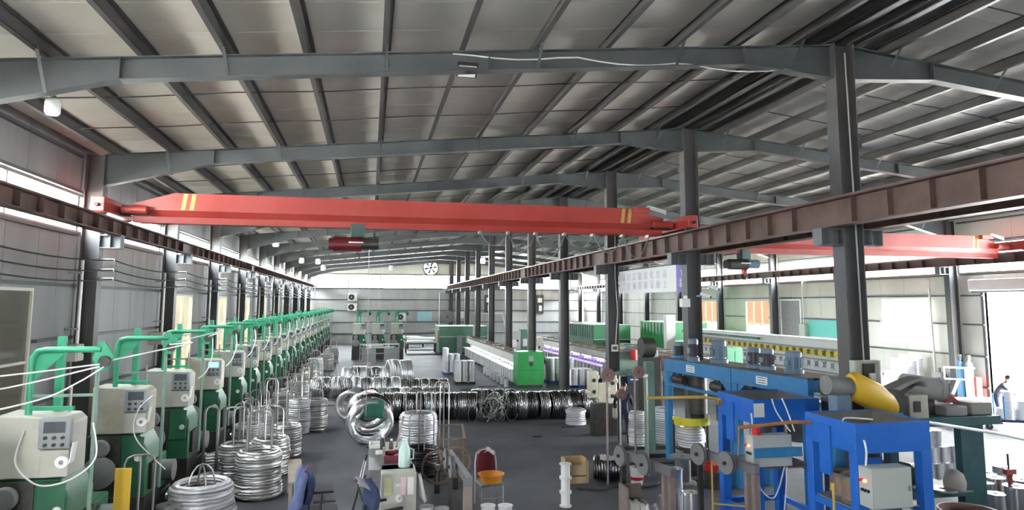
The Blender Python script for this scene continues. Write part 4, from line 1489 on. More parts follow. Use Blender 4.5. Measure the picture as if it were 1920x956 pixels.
for i, (x, y, r, z) in enumerate([(1.52, 15.0, .36, .56), (1.95, 15.25, .34, .6)]):
    o = thing('spoked_wheel', ['rusty three spoked wheel standing beside the cream bench', 'rusty three spoked wheel standing next to the wire cage'][i], 'wheel', (x, y, 0))
    MB().lathe([(r - .05, -.03), (r, -.03), (r, .03), (r - .05, .03)], 28, 'y', (0, 0, z), closed=True).build('rim', MATS['rusty_frame'], o)
    for k in range(3):
        a = .5 + 2 * math.pi * k / 3
        MB().bar((0, 0, z), ((r - .03) * math.cos(a), 0, z + (r - .03) * math.sin(a)), .05, .03).build('spoke', MATS['rusty_frame'], o, smooth=False)
    MB().cyl((0, -.06, z), (0, .06, z), .06).build('hub', M_iron, o)
    MB().box(-.06, .06, .05, .11, 0, z).build('stand', M_dark, o, smooth=False)
# spools standing at the near edge
def steel_spool(name='steel_spool', r=.15, h=.32, m=None, core=.75, full=True):
    b = MB()
    b.lathe([(r * .18, 0), (r, 0), (r, .016), (r * .9, .02), (r * .9, h - .02), (r, h - .016), (r, h), (r * .35, h), (r * .3, h - .012), (r * .18, h - .012)], 20, closed=True)
    return b


for i, (x, y) in enumerate([(1.13, 13.15), (1.40, 12.98), (2.28, 12.98), (2.60, 12.92)]):
    o = steel_spool(r=.145, h=.3).build('steel_spool', M_spoolw)
    o.location = (x, y, 0)
    tag(o, 'pale spool on the floor in front of the dark red chair, %s from the left' % NTH[i], 'spool', 'spools in front of the dark red chair')
for i, (x, y, z, h) in enumerate([(5.98, 12.75, 0, .43), (5.98, 12.75, .432, .43), (6.14, 12.38, 0, .5), (5.72, 12.55, 0, .4)]):
    o = steel_spool(r=.165, h=h).build('steel_spool', M_spool)
    o.location = (x, y, z)
    tag(o, ['lower tall silver spool behind another beside the pulley beam', 'upper tall silver spool stacked beside the pulley beam', 'front tall silver spool beside the pulley beam posts', 'silver spool half hidden by the pulley beam posts'][i], 'spool', 'tall silver spools beside the pulley beam')
o = thing('roller_stand', 'brown steel stand holding white rollers at the near edge of the floor', 'stand', (4.9, 12.35, 0))
MB().box(-.2, -.16, -.3, .12, 0, .72).build('side_plate', M_rustpipe, o, smooth=False)
MB().box(-.16, .2, -.02, .02, .38, .72).build('front_plate', mat('brown_plate', (.16, .12, .10), .6), o, smooth=False)
MB().box(.16, .2, -.3, -.02, 0, .45).build('side_plate', M_rustpipe, o, smooth=False)
for i, (x, z, r, m) in enumerate([(-.05, .36, .14, M_cream), (.13, .30, .15, M_whitep), (.33, .24, .16, M_spool)]):
    MB().lathe([(.03, -.08), (r, -.08), (r, -.05), (r * .8, -.04), (r * .8, .04), (r, .05), (r, .08), (.03, .08)], 22, 'x', (x, -.22, z), closed=True).build('roller', m, o)
MB().cyl((-.18, -.22, .33), (.42, -.22, .25), .02).build('shaft', M_iron, o)

# ------------------------------------------------------------------ tall post frame with pulleys
o = thing('pulley_frame', 'tall frame of four slim steel posts with round pulleys on top', 'frame', (0, 0, 0))
P4 = [(5.40, 15.0), (5.83, 15.3), (6.12, 15.1), (6.62, 15.55)]
for i, (x, y) in enumerate(P4):
    MB().tube([(x, y, 0), (x, y, 2.42 if i < 3 else 2.3)], .028, 8).build('post', M_rustpipe if i % 2 == 0 else M_iron, o)
MB().bar((5.40, 15.0, 2.46), (5.83, 15.3, 2.46), .09, .07).build('crossbar', M_rustpipe, o, smooth=False)
MB().bar((5.75, 15.22, 2.46), (6.45, 15.4, 2.46), .10, .10).build('crossbar', M_grn_worn, o, smooth=False)
MB().bar((6.12, 15.1, 2.40), (6.62, 15.55, 2.36), .07, .07).build('crossbar', M_rustpipe, o, smooth=False)
for x, y, z, r in ((5.38, 14.88, 2.47, .15), (6.22, 15.1, 2.5, .14), (5.82, 15.2, 1.98, .12)):
    pb = MB().lathe([(.03, -.05), (r, -.05), (r * .8, 0), (r, .05), (.03, .05)], 22, 'y', (x, y - .02, z), closed=True).build('pulley', mat('rust_pink', (.28, .16, .14), .6), o)
    MB().cyl((x, y - .1, z), (x, y + .12, z), .025, n=10).build('axle', M_iron, pb)

# ------------------------------------------------------------------ steel channels and scraps on the floor
for i, (x0, y0, x1, y1, h) in enumerate([(7.0, 17.4, 9.0, 17.3, .10), (7.1, 18.4, 8.6, 18.3, .08), (7.9, 15.9, 8.6, 15.1, .05), (7.3, 20.6, 9.2, 20.4, .06), (6.6, 16.7, 7.95, 16.6, .06), (7.4, 14.9, 8.8, 14.6, .05)]):
    tag(MB().bar((x0, y0, h / 2 + .002), (x1, y1, h / 2 + .002), .12, h).build('steel_channel', M_dark, smooth=False), 'dark steel channel lying on the floor near the blue frame, %s from the far end' % NTH[[1, 0, 4, 2, 3, 5].index(i)] if False else ['dark steel channel on the floor below the man in navy', 'dark steel channel on the floor right behind the feet of the man in navy', 'short pale edged steel strip on the floor by the upright reel', 'flat steel bar on the floor beyond the man in navy', 'flat steel bar on the floor under the blue frame', 'flat steel bar on the floor beside the red bowl'][i], 'channel')
for i, (x, y, sx, sy) in enumerate([(.0, 20.0, .25, .1), (6.3, 22.0, .5, .08), (5.0, 20.6, .3, .12), (4.3, 32.2, .7, .25), (4.6, 30.2, .6, .2), (5.3, 33.2, 1.0, .12), (8.6, 27.0, 1.6, .2)]):
    tag(MB().prism([(x, y), (x + sx, y + sy * .2), (x + sx * .9, y + sy), (x + sx * .2, y + sy * .8)], 'z', .002, .03).build('floor_scrap', M_black, smooth=False), 'dark scrap on the floor ' + ['left of the big coil with the green cloth', 'in the middle of the open floor', 'of the open floor, left of centre', 'beyond the coil rows, near the spool pallet', 'just behind the coil rows', 'in front of the spool pallet', 'in front of the bright green line end'][i], 'scrap')

# ------------------------------------------------------------------ blue troughs
def trough(x0, x1, y0, y1, zt, label, depth=.42, box_at=None, lamp=False):
    o = thing('wire_trough', label, 'machine', (0, 0, 0))
    t = .03
    zb = zt - depth
    MB().box(x0, x1, y0, y0 + t, zb, zt).build('front_panel', M_blue, o, bev=.006)
    MB().box(x0, x1, y1 - t, y1, zb, zt).build('back_panel', M_blue, o, bev=.006)
    MB().box(x0, x0 + t, y0 + t, y1 - t, zb - .0, zt).build('side_panel', M_blue, o, bev=.006)
    MB().box(x1 - t, x1, y0 + t, y1 - t, zb, zt).build('side_panel', M_blue, o, bev=.006)
    xm, ym = (x0 + x1) / 2, (y0 + y1) / 2
    a, b_, c, d = (x0 + t, y0 + t, zt - .015), (x1 - t, y0 + t, zt - .015), (x1 - t, y1 - t, zt - .015), (x0 + t, y1 - t, zt - .015)
    k = .16
    e, f, g, h = (xm - k, ym - k, zb + .1), (xm + k, ym - k, zb + .1), (xm + k, ym + k, zb + .1), (xm - k, ym + k, zb + .1)
    for q in ((a, b_, f, e), (b_, c, g, f), (c, d, h, g), (d, a, e, h)):
        m = MB().add([q[0], q[1], q[2], q[3]], [(0, 1, 2, 3)]).build('hopper_plate', M_slate, o, smooth=False)
        sm = m.modifiers.new('thick', 'SOLIDIFY')
        sm.thickness = .008
    MB().cyl((xm, ym, zb - .15), (xm, ym, zb + .1), .2, n=20).build('outlet', M_dark, o)
    w = .16
    for lx, ly in ((x0, y0), (x1 - w, y0), (x0, y1 - w), (x1 - w, y1 - w)):
        MB().box(lx, lx + w, ly, ly + w, 0, zb).build('leg', M_blue, o, bev=.006)
    for z in (1.12, .35):
        MB().box(x0 + .02, x0 + .09, y0 + w, y1 - w, z - .05, z + .05).build('side_rail', M_blue, o, smooth=False)
        MB().box(x1 - .09, x1 - .02, y0 + w, y1 - w, z - .05, z + .05).build('side_rail', M_blue, o, smooth=False)
        MB().box(x0 + w, x1 - w, y1 - .1, y1 - .03, z - .05, z + .05).build('back_rail', M_blue, o, smooth=False)
    MB().box(x0 + .05, x1 - .05, y0 + .1, y1 - .1, 1.17, 1.19).build('shelf', M_slate, o, smooth=False)
    MB().box(x0 - .03, x0, y1 - .62, y1 - .36, zb - .42, zt - .12).build('bracket_plate', M_blue, o, bev=.006)
    # control box
    bx, by, bz, bw, bh, bd = box_at
    cb = MB().box(bx, bx + bw, by - bd, by, bz, bz + bh).build('control_box', M_greybox, o, bev=.008)
    MB().box(bx + .02, bx + bw - .02, by - bd - .008, by - bd, bz + .02, bz + bh - .02).build('door', M_greybox, cb, smooth=False)
    MB().box(bx + bw - .07, bx + bw - .05, by - bd - .02, by - bd - .008, bz + bh * .42, bz + bh * .55).build('latch', M_iron, cb, smooth=False)
    MB().cyl((bx, by - bd * .55, bz + bh * .66), (bx - .04, by - bd * .55, bz + bh * .66), .022, n=12).build('indicator', mat('lit_red', (.8, .1, .05), .4, emit=(1, .25, .12), estr=2.5), cb)
    MB().cyl((bx, by - bd * .25, bz + bh * .66), (bx - .05, by - bd * .25, bz + bh * .66), .02, n=12).build('red_switch', M_redp, cb)
    for i in range(3):
        yy = by - bd * (.3 + .22 * i)
        MB().cyl((bx, yy, bz + bh * .42), (bx - .025, yy, bz + bh * .42), .022, n=12).build('button', M_black, cb)
    MB().tube(smoothpath([(bx + bw * .12, by - .06, bz + bh), (bx + bw * .13, by - .08, bz + bh + .2), (bx + bw * .16, by - .02, bz + bh + .34)], 4), .014, 8).build('cable', M_whitep, cb)
    if lamp:
        MB().cyl((bx + .14, by - bd * .5, bz + bh), (bx + .14, by - bd * .5, bz + bh + .14), .075, n=20).build('beacon', M_redp, cb)
        MB().box(bx - .0, bx + bw + .16, by - bd - .06, by - bd - .009, bz + bh * .32, bz + bh * .62).build('blue_bar', M_blue_o, o, bev=.01)
    return o


trough(6.80, 8.05, 8.58, 9.72, 2.40, 'near bright blue trough on legs with a pale control box in front', box_at=(6.80, 8.56, 1.30, .64, .54, .26))
trough(6.70, 8.02, 11.02, 12.30, 2.40, 'far bright blue trough on legs with a red beacon on its control box', box_at=(6.42, 10.86, 1.34, .74, .52, .24), lamp=True)
# swing arms
o = thing('swing_arm', 'worn orange steel arm reaching out from the near blue trough', 'arm', (0, 0, 0))
MB().tube([(6.78, 9.55, 2.26), (6.5, 9.62, 2.26), (5.66, 9.75, 2.18)], .028, 8).build('tube', M_orange, o)
MB().tube([(5.66, 9.75, 2.18), (5.64, 9.75, 1.75)], .012, 6).build('hanger', M_orange, o)
o = thing('swing_arm', 'worn yellow steel arm reaching out from the far blue trough', 'arm', (0, 0, 0))
MB().tube([(6.68, 12.15, 2.26), (6.4, 12.2, 2.30), (5.22, 12.3, 2.30)], .03, 8).build('tube', M_yel, o)
MB().cyl((6.62, 12.15, 2.20), (6.74, 12.15, 2.20), .05).build('pivot', M_orange, o)
# paper on the far trough and its cables
tag(MB().box(6.70, 6.90, 11.005, 11.018, 2.10, 2.34).build('paper_notice', M_paper, smooth=False), 'white paper notice stuck on the front of the far blue trough', 'paper')
for i, p in enumerate([[(7.05, 11.0, 2.42), (7.1, 10.95, 2.2), (7.2, 10.8, 1.95), (7.25, 10.78, 1.88)], [(7.25, 11.0, 2.42), (7.3, 10.92, 2.2), (7.33, 10.78, 1.88)],
                       [(6.5, 10.75, 1.33), (6.6, 10.7, .95), (6.85, 10.7, .82), (7.1, 10.75, 1.33)], [(6.46, 10.75, 1.33), (6.5, 10.7, .7), (6.8, 10.65, .36), (7.0, 10.7, .5), (7.14, 10.75, 1.3)],
                       [(6.82, 8.85, 2.34), (6.82, 8.84, 2.43), (6.95, 8.84, 2.44), (7.2, 8.7, 2.43)]]):
    tag(MB().tube(smoothpath(p), .012, 6).build('white_cable', M_whitep), ['white cable from the far trough rim to its control box, outer one', 'white cable from the far trough rim to its control box, inner one', 'white cable hanging in a short loop under the far control box', 'white cable hanging in a long loop under the far control box', 'short white cable over the rim of the near blue trough'][i], 'cable')
tag(MB().tube(smoothpath([(8.06, 8.9, 2.36), (9.0, 9.05, 2.2), (10.0, 9.3, 2.02), (10.9, 9.5, 1.83), (12.6, 9.8, 1.5)]), .024, 8).build('white_hose', M_whitep), 'thick white hose running from the near blue trough to the right', 'hose')
# yellow pipe stands
for i, (x, y, h, w) in enumerate([(6.25, 11.75, 1.35, .55), (6.9, 9.0, 1.5, 0)]):
    o = thing('yellow_pipe_stand', ['thin yellow pipe frame under the far blue trough', 'single yellow pipe upright at the near blue trough'][i], 'stand', (x - (.22 if i else 0), y - (.05 if i else 0), 0))
    if w:
        MB().tube([(0, 0, 0), (0, 0, h)], .018, 8).build('upright', M_yel, o)
        MB().tube([(w, -.3, 0), (w, -.3, h)], .018, 8).build('upright', M_yel, o)
        MB().tube([(0, 0, .45), (w, -.3, .45)], .015, 8).build('rail', M_yel, o)
        MB().tube([(0, 0, 1.2), (w, -.3, 1.2)], .015, 8).build('rail', M_yel, o)
    else:
        MB().tube([(0, 0, 0), (0, 0, h - .1)], .02, 8).build('upright', M_yel, o)
        MB().cyl((0, 0, h - .1), (0, 0, h), .04).build('cap', M_yel, o)
    MB().box(-.1, .1, -.1, .1, 0, .015).build('foot', M_dark, o, smooth=False)


def fibre_drum(x, y, z, r, h, label, group):
    o = thing('fibre_drum', label, 'drum', (x, y, z), 0, group)
    MB().lathe([(.001, 0), (r, 0), (r, h), (r - .02, h), (r - .02, .03), (.001, .03)], 28).build('body', M_fibre, o)
    b = MB()
    for q in (0.01, h - .05):
        b.lathe([(r - .005, q), (r + .01, q), (r + .01, q + .05), (r - .005, q + .05)], 28, closed=True)
    b.build('hoops', M_iron, o)
    MB().lathe([(r * .45, .04), (r * .88, .04), (r * .9, h * .8), (r * .45, h * .8)], 28, closed=True).build('wire', M_wire_d, o)
    return o


fibre_drum(7.18, 8.95, 1.192, .29, .40, 'brown fibre drum of wire on the near trough shelf, front one', 'fibre drums in the blue troughs')
fibre_drum(7.22, 9.42, 1.192, .20, .34, 'brown fibre drum of wire on the near trough shelf, rear one', 'fibre drums in the blue troughs')
fibre_drum(7.72, 9.2, 1.192, .22, .40, 'brown fibre drum of wire on the near trough shelf, farther right one', 'fibre drums in the blue troughs')
fibre_drum(7.25, 9.0, .0, .36, .75, 'brown fibre drum on the floor under the near trough, front one', 'fibre drums in the blue troughs')
fibre_drum(7.25, 11.6, 1.192, .34, .42, 'brown fibre drum of wire on the far trough shelf', 'fibre drums in the blue troughs')
fibre_drum(9.2, 9.15, .42, .42, .5, 'wide brown fibre drum on a block beside the near blue trough', 'fibre drums beside the bench')
tag(MB().box(8.75, 9.65, 8.75, 9.55, 0, .418).build('timber_block', M_dark, smooth=False), 'dark block under the wide brown fibre drum', 'block')

# ------------------------------------------------------------------ draw bench with motors behind the near trough
o = thing('draw_bench', 'dark teal machine bench carrying a yellow belt guard and grey motors', 'machine', (0, 0, 0))
MB().box(8.72, 10.85, 10.0, 11.4, 2.02, 2.17).build('bench_top', M_teal, o, bev=.01)
MB().box(10.36, 10.84, 10.36, 10.52, 0, 2.02).build('leg', M_teal, o, bev=.01)
MB().box(8.74, 8.92, 11.1, 11.3, 0, 2.02).build('leg', M_teal, o, bev=.01)
MB().box(8.74, 8.92, 10.2, 10.36, 0, 2.02).build('leg', M_teal, o, bev=.01)
MB().box(8.95, 10.35, 10.15, 11.1, .80, .88).build('lower_shelf', M_teal, o, bev=.01)
MB().box(7.35, 8.72, 9.82, 10.02, 2.14, 2.30).build('carrier_beam', M_blue_o, o, bev=.01)
MB().box(7.40, 7.60, 9.84, 10.0, 0, 2.14).build('carrier_post', M_blue_o, o, bev=.01)
MB().box(7.46, 7.72, 9.8, 10.02, 2.30, 2.62).build('motor_foot', M_blue_m, o, bev=.01)
MB().cyl((7.34, 9.9, 2.78), (7.82, 9.9, 2.74), .155, n=24).build('motor', M_greymotor, o)
b = MB()
nn = 14
secs = []
for x, z, ry, rz in ((7.78, 2.74, .17, .22), (7.88, 2.73, .185, .26), (8.30, 2.54, .185, .26), (8.50, 2.44, .17, .20), (8.58, 2.40, .12, .14)):
    secs.append([(x, 9.87 + ry * math.cos(2 * math.pi * i / nn), z + rz * math.sin(2 * math.pi * i / nn)) for i in range(nn)])
loft(b, secs)
b.build('belt_guard', M_yellow, o)
# dark arched guard up to the grey motor
arch = [(8.26, 2.17), (8.28, 2.36), (8.37, 2.53), (8.52, 2.64), (8.74, 2.72), (9.02, 2.82), (9.20, 2.86), (9.30, 2.80), (9.32, 2.70)]
inn = [(9.26, 2.70), (9.24, 2.78), (9.18, 2.80), (9.03, 2.76), (8.76, 2.65), (8.56, 2.57), (8.43, 2.48), (8.35, 2.34), (8.33, 2.17)]
gb = MB()
loft(gb, [[(x, 9.93, z), (x, 10.20, z), (u, 10.20, w), (u, 9.93, w)] for (x, z), (u, w) in zip(arch, inn[::-1])])
gb.build('arched_guard', M_greymotor, o)
MB().prism(inn, 'y', 10.12, 10.15).build('guard_back', M_dark, o, smooth=False)
MB().lathe([(.03, 0), (.26, 0), (.26, .06), (.03, .06)], 26, 'y', (8.64, 9.92, 2.42), closed=True).build('drive_wheel', M_dark, o)
M_lgm = mat('light_grey_motor', (.30, .30, .29), .5, c2=(.38, .38, .37), scale=5, amt=.4)
mo = MB().cyl((9.22, 10.35, 2.70), (9.80, 10.25, 2.62), .19, n=24).build('motor', M_lgm, o)
MB().cyl((9.80, 10.25, 2.62), (9.88, 10.236, 2.61), .205, n=24).build('fan_cover', M_lgm, mo)
MB().cyl((9.88, 10.236, 2.61), (9.885, 10.235, 2.609), .12, n=20).build('fan_grille', M_greymotor, mo)
MB().box(9.3, 9.75, 10.25, 10.5, 2.17, 2.44).build('motor_base', M_dark, o, bev=.01)
MB().box(8.98, 9.36, 9.98, 10.22, 2.171, 2.56).build('cream_box', M_rustcream, o, bev=.01)
MB().box(9.06, 9.2, 9.97, 9.98, 2.28, 2.46).build('box_door', M_dark, o, smooth=False)
MB().box(8.70, 8.96, 10.02, 10.3, 2.171, 2.56).build('grey_box', M_greymotor, o, bev=.01)
MB().box(9.78, 10.22, 10.05, 10.45, 2.171, 2.34).build('gear_box', M_greymotor, o, bev=.02)
MB().box(10.35, 10.8, 10.1, 10.5, 2.171, 2.38).build('gear_box', mat('warm_grey_paint', (.26, .24, .22), .5), o, bev=.02)
MB().prism([(10.02, 2.36), (10.34, 2.36), (10.22, 2.46), (10.06, 2.56)], 'y', 10.3, 10.5).build('red_guard', mat('dark_red_paint', (.25, .03, .04), .5), o, bev=.01)
o = thing('switch_cabinet', 'open grey switch cabinet fixed in front of the nearest middle column', 'cabinet', (8.33, 10.17, 2.64))
b = MB().box(-.26, .24, .06, .075, 0, .5)
b.box(-.26, -.24, -.06, .06, 0, .5)
b.box(.22, .24, -.06, .06, 0, .5)
b.box(-.24, .22, -.06, .06, .48, .5)
b.box(-.24, .22, -.06, .06, 0, .02)
b.build('housing', M_greybox, o, smooth=False)
MB().box(-.02, .2, .03, .06, .04, .44).build('back_plate', M_dark, o, smooth=False)
MB().box(.08, .18, -.02, .03, .12, .28).build('meter', M_whitep, o, smooth=False)
o = thing('cream_spool', 'cream plastic spool on the lower shelf of the dark teal bench', 'spool', (9.52, 10.4, .882))
MB().lathe([(.03, 0), (.14, 0), (.14, .025), (.085, .03), (.085, .37), (.14, .375), (.14, .40), (.03, .40)], 24, closed=True).build('body', mat('cream_plastic', (.72, .66, .48), .45), o)
o = thing('canvas_sack', 'grey lump shaped sack at the end of the dark teal bench shelf', 'sack', (10.15, 10.35, .882))
MB().lathe([(.001, 0), (.17, 0), (.18, .12), (.14, .26), (.06, .32), (.001, .33)], 20).build('sack', mat('grey_sack', (.38, .36, .35), .8), o)
tag(MB().lathe([(.06, 0), (.22, 0), (.22, .03), (.06, .03)], 24, c=(9.85, 10.3, .882), closed=True).build('disc', M_iron), 'flat steel disc lying on the dark teal bench shelf', 'disc')
MB_ = MB().prism([(8.95, .882)] + [(9.35 + .5 * math.cos(t), .882 + .42 * math.sin(t)) for t in (2.6, 2.1, 1.57, 1.0, .5, .15)] + [(9.9, .882)], 'y', 10.75, 10.95)
tag(MB_.build('belt_cover', M_black), 'black curved belt cover standing on the dark teal bench shelf', 'cover')


# ------------------------------------------------------------------ blue take-up machines with motors on top
BA = math.radians(6.67)
BO = (8.42, 11.9)


def bloc(x, y):
    return BO[0] + x * math.cos(BA) - y * math.sin(BA), BO[1] + x * math.sin(BA) + y * math.cos(BA)


def blue_machine(y0, y1, label, decks, rear=True):
    o = thing('take_up_machine', label, 'machine', (BO[0], BO[1], 0), BA)
    xa, xb = 0, .95
    MB().box(xa, xa + .15, y0, y1, 2.30, 2.63).build('front_beam', M_blue_o, o, bev=.01)
    for (p, q, w) in decks:
        MB().box(xa, w, p, q, 2.63, 2.655).build('top_deck', M_steel_d, o, smooth=False)
    MB().box(xb - .15, xb, y0, y1, 2.30, 2.63).build('rear_beam', M_blue_o, o, bev=.01)
    for y in (y0, y1 - .2):
        MB().box(xa, xa + .15, y, y + .2, 0, 2.30).build('leg', M_blue_o, o, bev=.01)
        MB().box(xb - .15, xb, y, y + .2, 0, 2.30).build('leg', M_blue_o, o, bev=.01)
        MB().box(xa + .15, xb - .15, y + .04, y + .16, 2.36, 2.60).build('cross_tie', M_blue_o, o, smooth=False)
    MB().prism([(y1 - .2, 2.30), (y1 - .2, 2.1), (y1 - .45, 2.30)], 'x', xa + .02, xa + .13).build('gusset', M_blue_o, o, smooth=False)
    MB().prism([(y0 + .2, 2.30), (y0 + .2, 2.1), (y0 + .45, 2.30)], 'x', xa + .02, xa + .13).build('gusset', M_blue_o, o, smooth=False)
    ym = y0 + (y1 - y0) * .56
    pl = MB().box(xa - .01, xa, ym - .18, ym + .18, 2.38, 2.55).build('name_plate', M_white, o, smooth=False)
    for z in (2.42, 2.47, 2.52):
        MB().box(xa - .013, xa - .01, ym - .13, ym + .13, z - .007, z + .007).build('plate_line', M_dark, pl, smooth=False)
    for yy in (y0 + .55, y1 - .65):
        MB().cyl((xa + .08, yy - .24, 2.13), (xa + .08, yy + .24, 2.13), .12, n=20).build('hanging_motor', M_dark, o)
        MB().box(xa + .03, xa + .12, yy - .05, yy + .05, 2.22, 2.31).build('motor_bracket', M_dark, o, smooth=False)
    MB().bar((xa - .05, y0 + .1, 1.98), (xa - .05, y1 - .1, 1.98), .04, .07).build('guide_rail', M_blue_o, o, smooth=False)
    for yy in ((y0 + .75, y1 - .9) if rear else (y0 + .75,)):
        MB().cyl((xa + .42, yy, 1.3), (xa + .42, yy, 2.30), .25, n=24).build('draw_drum', M_dark, o)
        MB().bar((xa + .1, yy, 2.32), (xb - .1, yy, 2.32), .08, .05).build('drum_hanger', M_dark, o, smooth=False)
    return o


blue_machine(2.42, 5.3, 'far old blue take-up machine beside the second middle column', [(2.42, 4.2, .93), (4.2, 4.76, .15), (4.76, 5.3, .93)])
blue_machine(0, 2.40, 'near old blue take-up machine behind the far bright blue trough', [(0, 2.40, .93)])


def top_motor(x, y, r, h, m, label):
    X, Y = bloc(x, y)
    o = thing('vertical_motor', label, 'motor', (X, Y, 2.657), 0, 'motors on the old blue machines')
    MB().lathe([(.001, 0), (r * 1.3, 0), (r * 1.3, h * .16), (r * 1.05, h * .2), (.001, h * .2)], 24).build('base_flange', M_blue_m if m is not M_dark else M_blue_o, o)
    b = MB()
    b.lathe([(.001, h * .2), (r, h * .2), (r, h * .78), (.001, h * .78)], 24)
    for i in range(12):
        a = 2 * math.pi * i / 12
        c, s_ = math.cos(a), math.sin(a)
        b.bar((r * c, r * s_, h * .25), (r * c, r * s_, h * .74), .02, .03)
    b.build('body', m, o)
    MB().lathe([(.001, h * .78), (r * 1.06, h * .78), (r * 1.06, h * .93), (r * .85, h), (.001, h)], 24).build('fan_cover', M_blue_m, o)
    MB().box(-r * 1.25, -r * .8, -.07, .07, h * .35, h * .6).build('terminal_box', M_blue_m, o, bev=.01)
    return o


M_plum = mat('dark_plum_motor', (.07, .06, .08), .4)
top_motor(.085, 4.02, .115, .56, M_plum, 'narrow plum vertical motor just in front of the second middle column')
top_motor(.30, 4.98, .14, .42, M_dark, 'dark vertical motor at the far end of the old blue machines')
top_motor(.42, 3.42, .165, .56, M_blue_m, 'big blue grey vertical motor above the middle of the far old blue machine')
top_motor(.38, 2.06, .13, .46, M_plum, 'plum vertical motor on the near old blue machine, farther one of the pair')
top_motor(.38, 1.62, .13, .46, M_plum, 'plum vertical motor on the near old blue machine, nearer one of the pair')
top_motor(.40, .82, .15, .46, M_blue_m, 'blue grey vertical motor at the near end of the near old blue machine')
o = thing('gear_reducer', 'grey reducer with a dark cover at the near end of the old blue machines', 'machine', (8.82, 11.62, 0))
MB().box(-.2, .22, -.18, .18, 0, 2.3).build('pedestal', M_steel, o, bev=.01)
MB().box(-.22, .24, -.19, .19, 2.3, 2.72).build('housing', M_greymotor, o, bev=.03)
MB().cyl((-.22, -.02, 2.5), (-.3, -.02, 2.5), .14, n=20).build('cover', M_dark, o)
o = thing('green_upright', 'slim worn green steel upright at the far end of the old blue machines', 'post', (7.62, 17.75, 0))
MB().box(-.12, .12, -.1, .1, 0, 2.5).build('post', M_grn_worn, o, smooth=False)
MB().box(-.2, .2, -.18, .18, 0, .02).build('foot', M_dark, o, smooth=False)
n = 12
o = thing('yellow_guard', 'curved lemon yellow guard plate above the silver coil under the old blue machine', 'guard', (7.72, 15.5, 0))
b = MB()
for i in range(n):
    a0, a1 = math.pi * .95 + math.pi * 1.0 * i / n, math.pi * .95 + math.pi * 1.0 * (i + 1) / n
    R0, R1 = .43, .45
    loft(b, [[(R1 * math.cos(a), R1 * math.sin(a), z) for a, z in ((a0, 1.2), (a1, 1.2), (a1, 1.38), (a0, 1.38))], [(R0 * math.cos(a), R0 * math.sin(a), z) for a, z in ((a0, 1.2), (a1, 1.2), (a1, 1.38), (a0, 1.38))]])
b.build('curved_plate', M_yellow_l, o)
for x in (-.44, .44):
    MB().box(x - .02, x + .02, .0, .04, 0, 1.3).build('support', M_dark, o, smooth=False)
c = coil_mesh(.32, .2, 0, .45, 7, 99).build('wire_coil', M_wire_b)
c.location = (7.72, 15.5, .66)
tag(c, 'silver coil on a round base below the lemon yellow guard', 'coil')
o = tag(MB().lathe([(.001, 0), (.2, 0), (.2, .55), (.38, .6), (.38, .655), (.001, .655)], 24, c=(7.72, 15.5, .0)).build('turntable', M_dark), 'dark round turntable under the silver coil by the old blue machine', 'turntable')
for i, (x, y, r, h, z0) in enumerate([(7.62, 18.6, .27, .95, .04), (8.55, 18.9, .3, 1.0, .04), (7.0, 22.6, .34, .5, .0)]):
    c = coil_mesh(r, r * .55, z0, z0 + h, 8, 200 + i).build('wire_coil', M_wire_b)
    c.location = (x, y, 0)
    tag(c, ['upright silver coil left of the slim green upright', 'upright silver coil seen through the far old blue machine', 'low silver cone of wire beyond the man in navy'][i], 'coil')
o = thing('empty_reel', 'upright rusty grey reel with wide flanges standing in front of the old blue machine', 'reel', (7.12, 14.75, 0))
MB().lathe([(.05, 0), (.30, 0), (.30, .05), (.18, .07), (.18, .56), (.30, .58), (.30, .62), (.05, .62)], 28, closed=True).build('reel', M_greymotor, o)
o = thing('empty_reel', 'dark upright reel under the red bowl near the far blue trough', 'reel', (7.62, 14.35, 0))
MB().lathe([(.05, 0), (.24, 0), (.24, .04), (.17, .06), (.17, .30), (.24, .32), (.24, .36), (.05, .36)], 28, closed=True).build('reel', M_dark, o)
o = thing('red_bowl', 'red plastic bowl standing on a dark reel near the far blue trough', 'bowl', (7.62, 14.35, .362))
MB().lathe([(.001, .012), (.13, .012), (.2, .14), (.22, .145), (.22, .16), (.19, .155), (.135, 0), (.001, 0)], 28).build('bowl', M_redp, o)
o = thing('wheel_drum', 'dark disc shaped drum lying on edge behind the far motors', 'drum', (8.95, 21.2, 0))
MB().box(-.15, .5, -.2, .2, 0, 2.35).build('pedestal', M_dark, o, bev=.01)
MB().cyl((-.12, 0, 2.66), (.3, 0, 2.66), .32, n=28).build('drum', M_dark, o)
# cream castings by the third middle column
o = thing('cream_casting', 'white cream machine casting with round holes beside the third middle column', 'machine', (7.3, 20.6, 0))
b = MB()
for x, z0, z1, w in ((-.36, 1.15, 1.98, .3), (-.05, 1.0, 1.6, .34), (.25, .95, 1.85, .32)):
    b.box(x - w / 2, x + w / 2, -.14, .14, z0, z1)
    b.box(x - w / 2 - .04, x - w / 2 + .05, -.16, .16, z0 + .1, z0 + .22)
    b.box(x + w / 2 - .05, x + w / 2 + .04, -.16, .16, z1 - .25, z1 - .12)
b.build('casting', mat('ivory_paint', (.74, .70, .55), .45), o, bev=.03)
for x, z in ((-.36, 1.7), (-.36, 1.35), (.25, 1.6), (.25, 1.2)):
    MB().cyl((x, -.165, z), (x, -.138, z), .06, n=16).build('bore', M_dark, o)
MB().box(-.4, .4, -.18, .18, 0, .98).build('pedestal', M_dark, o, bev=.02)
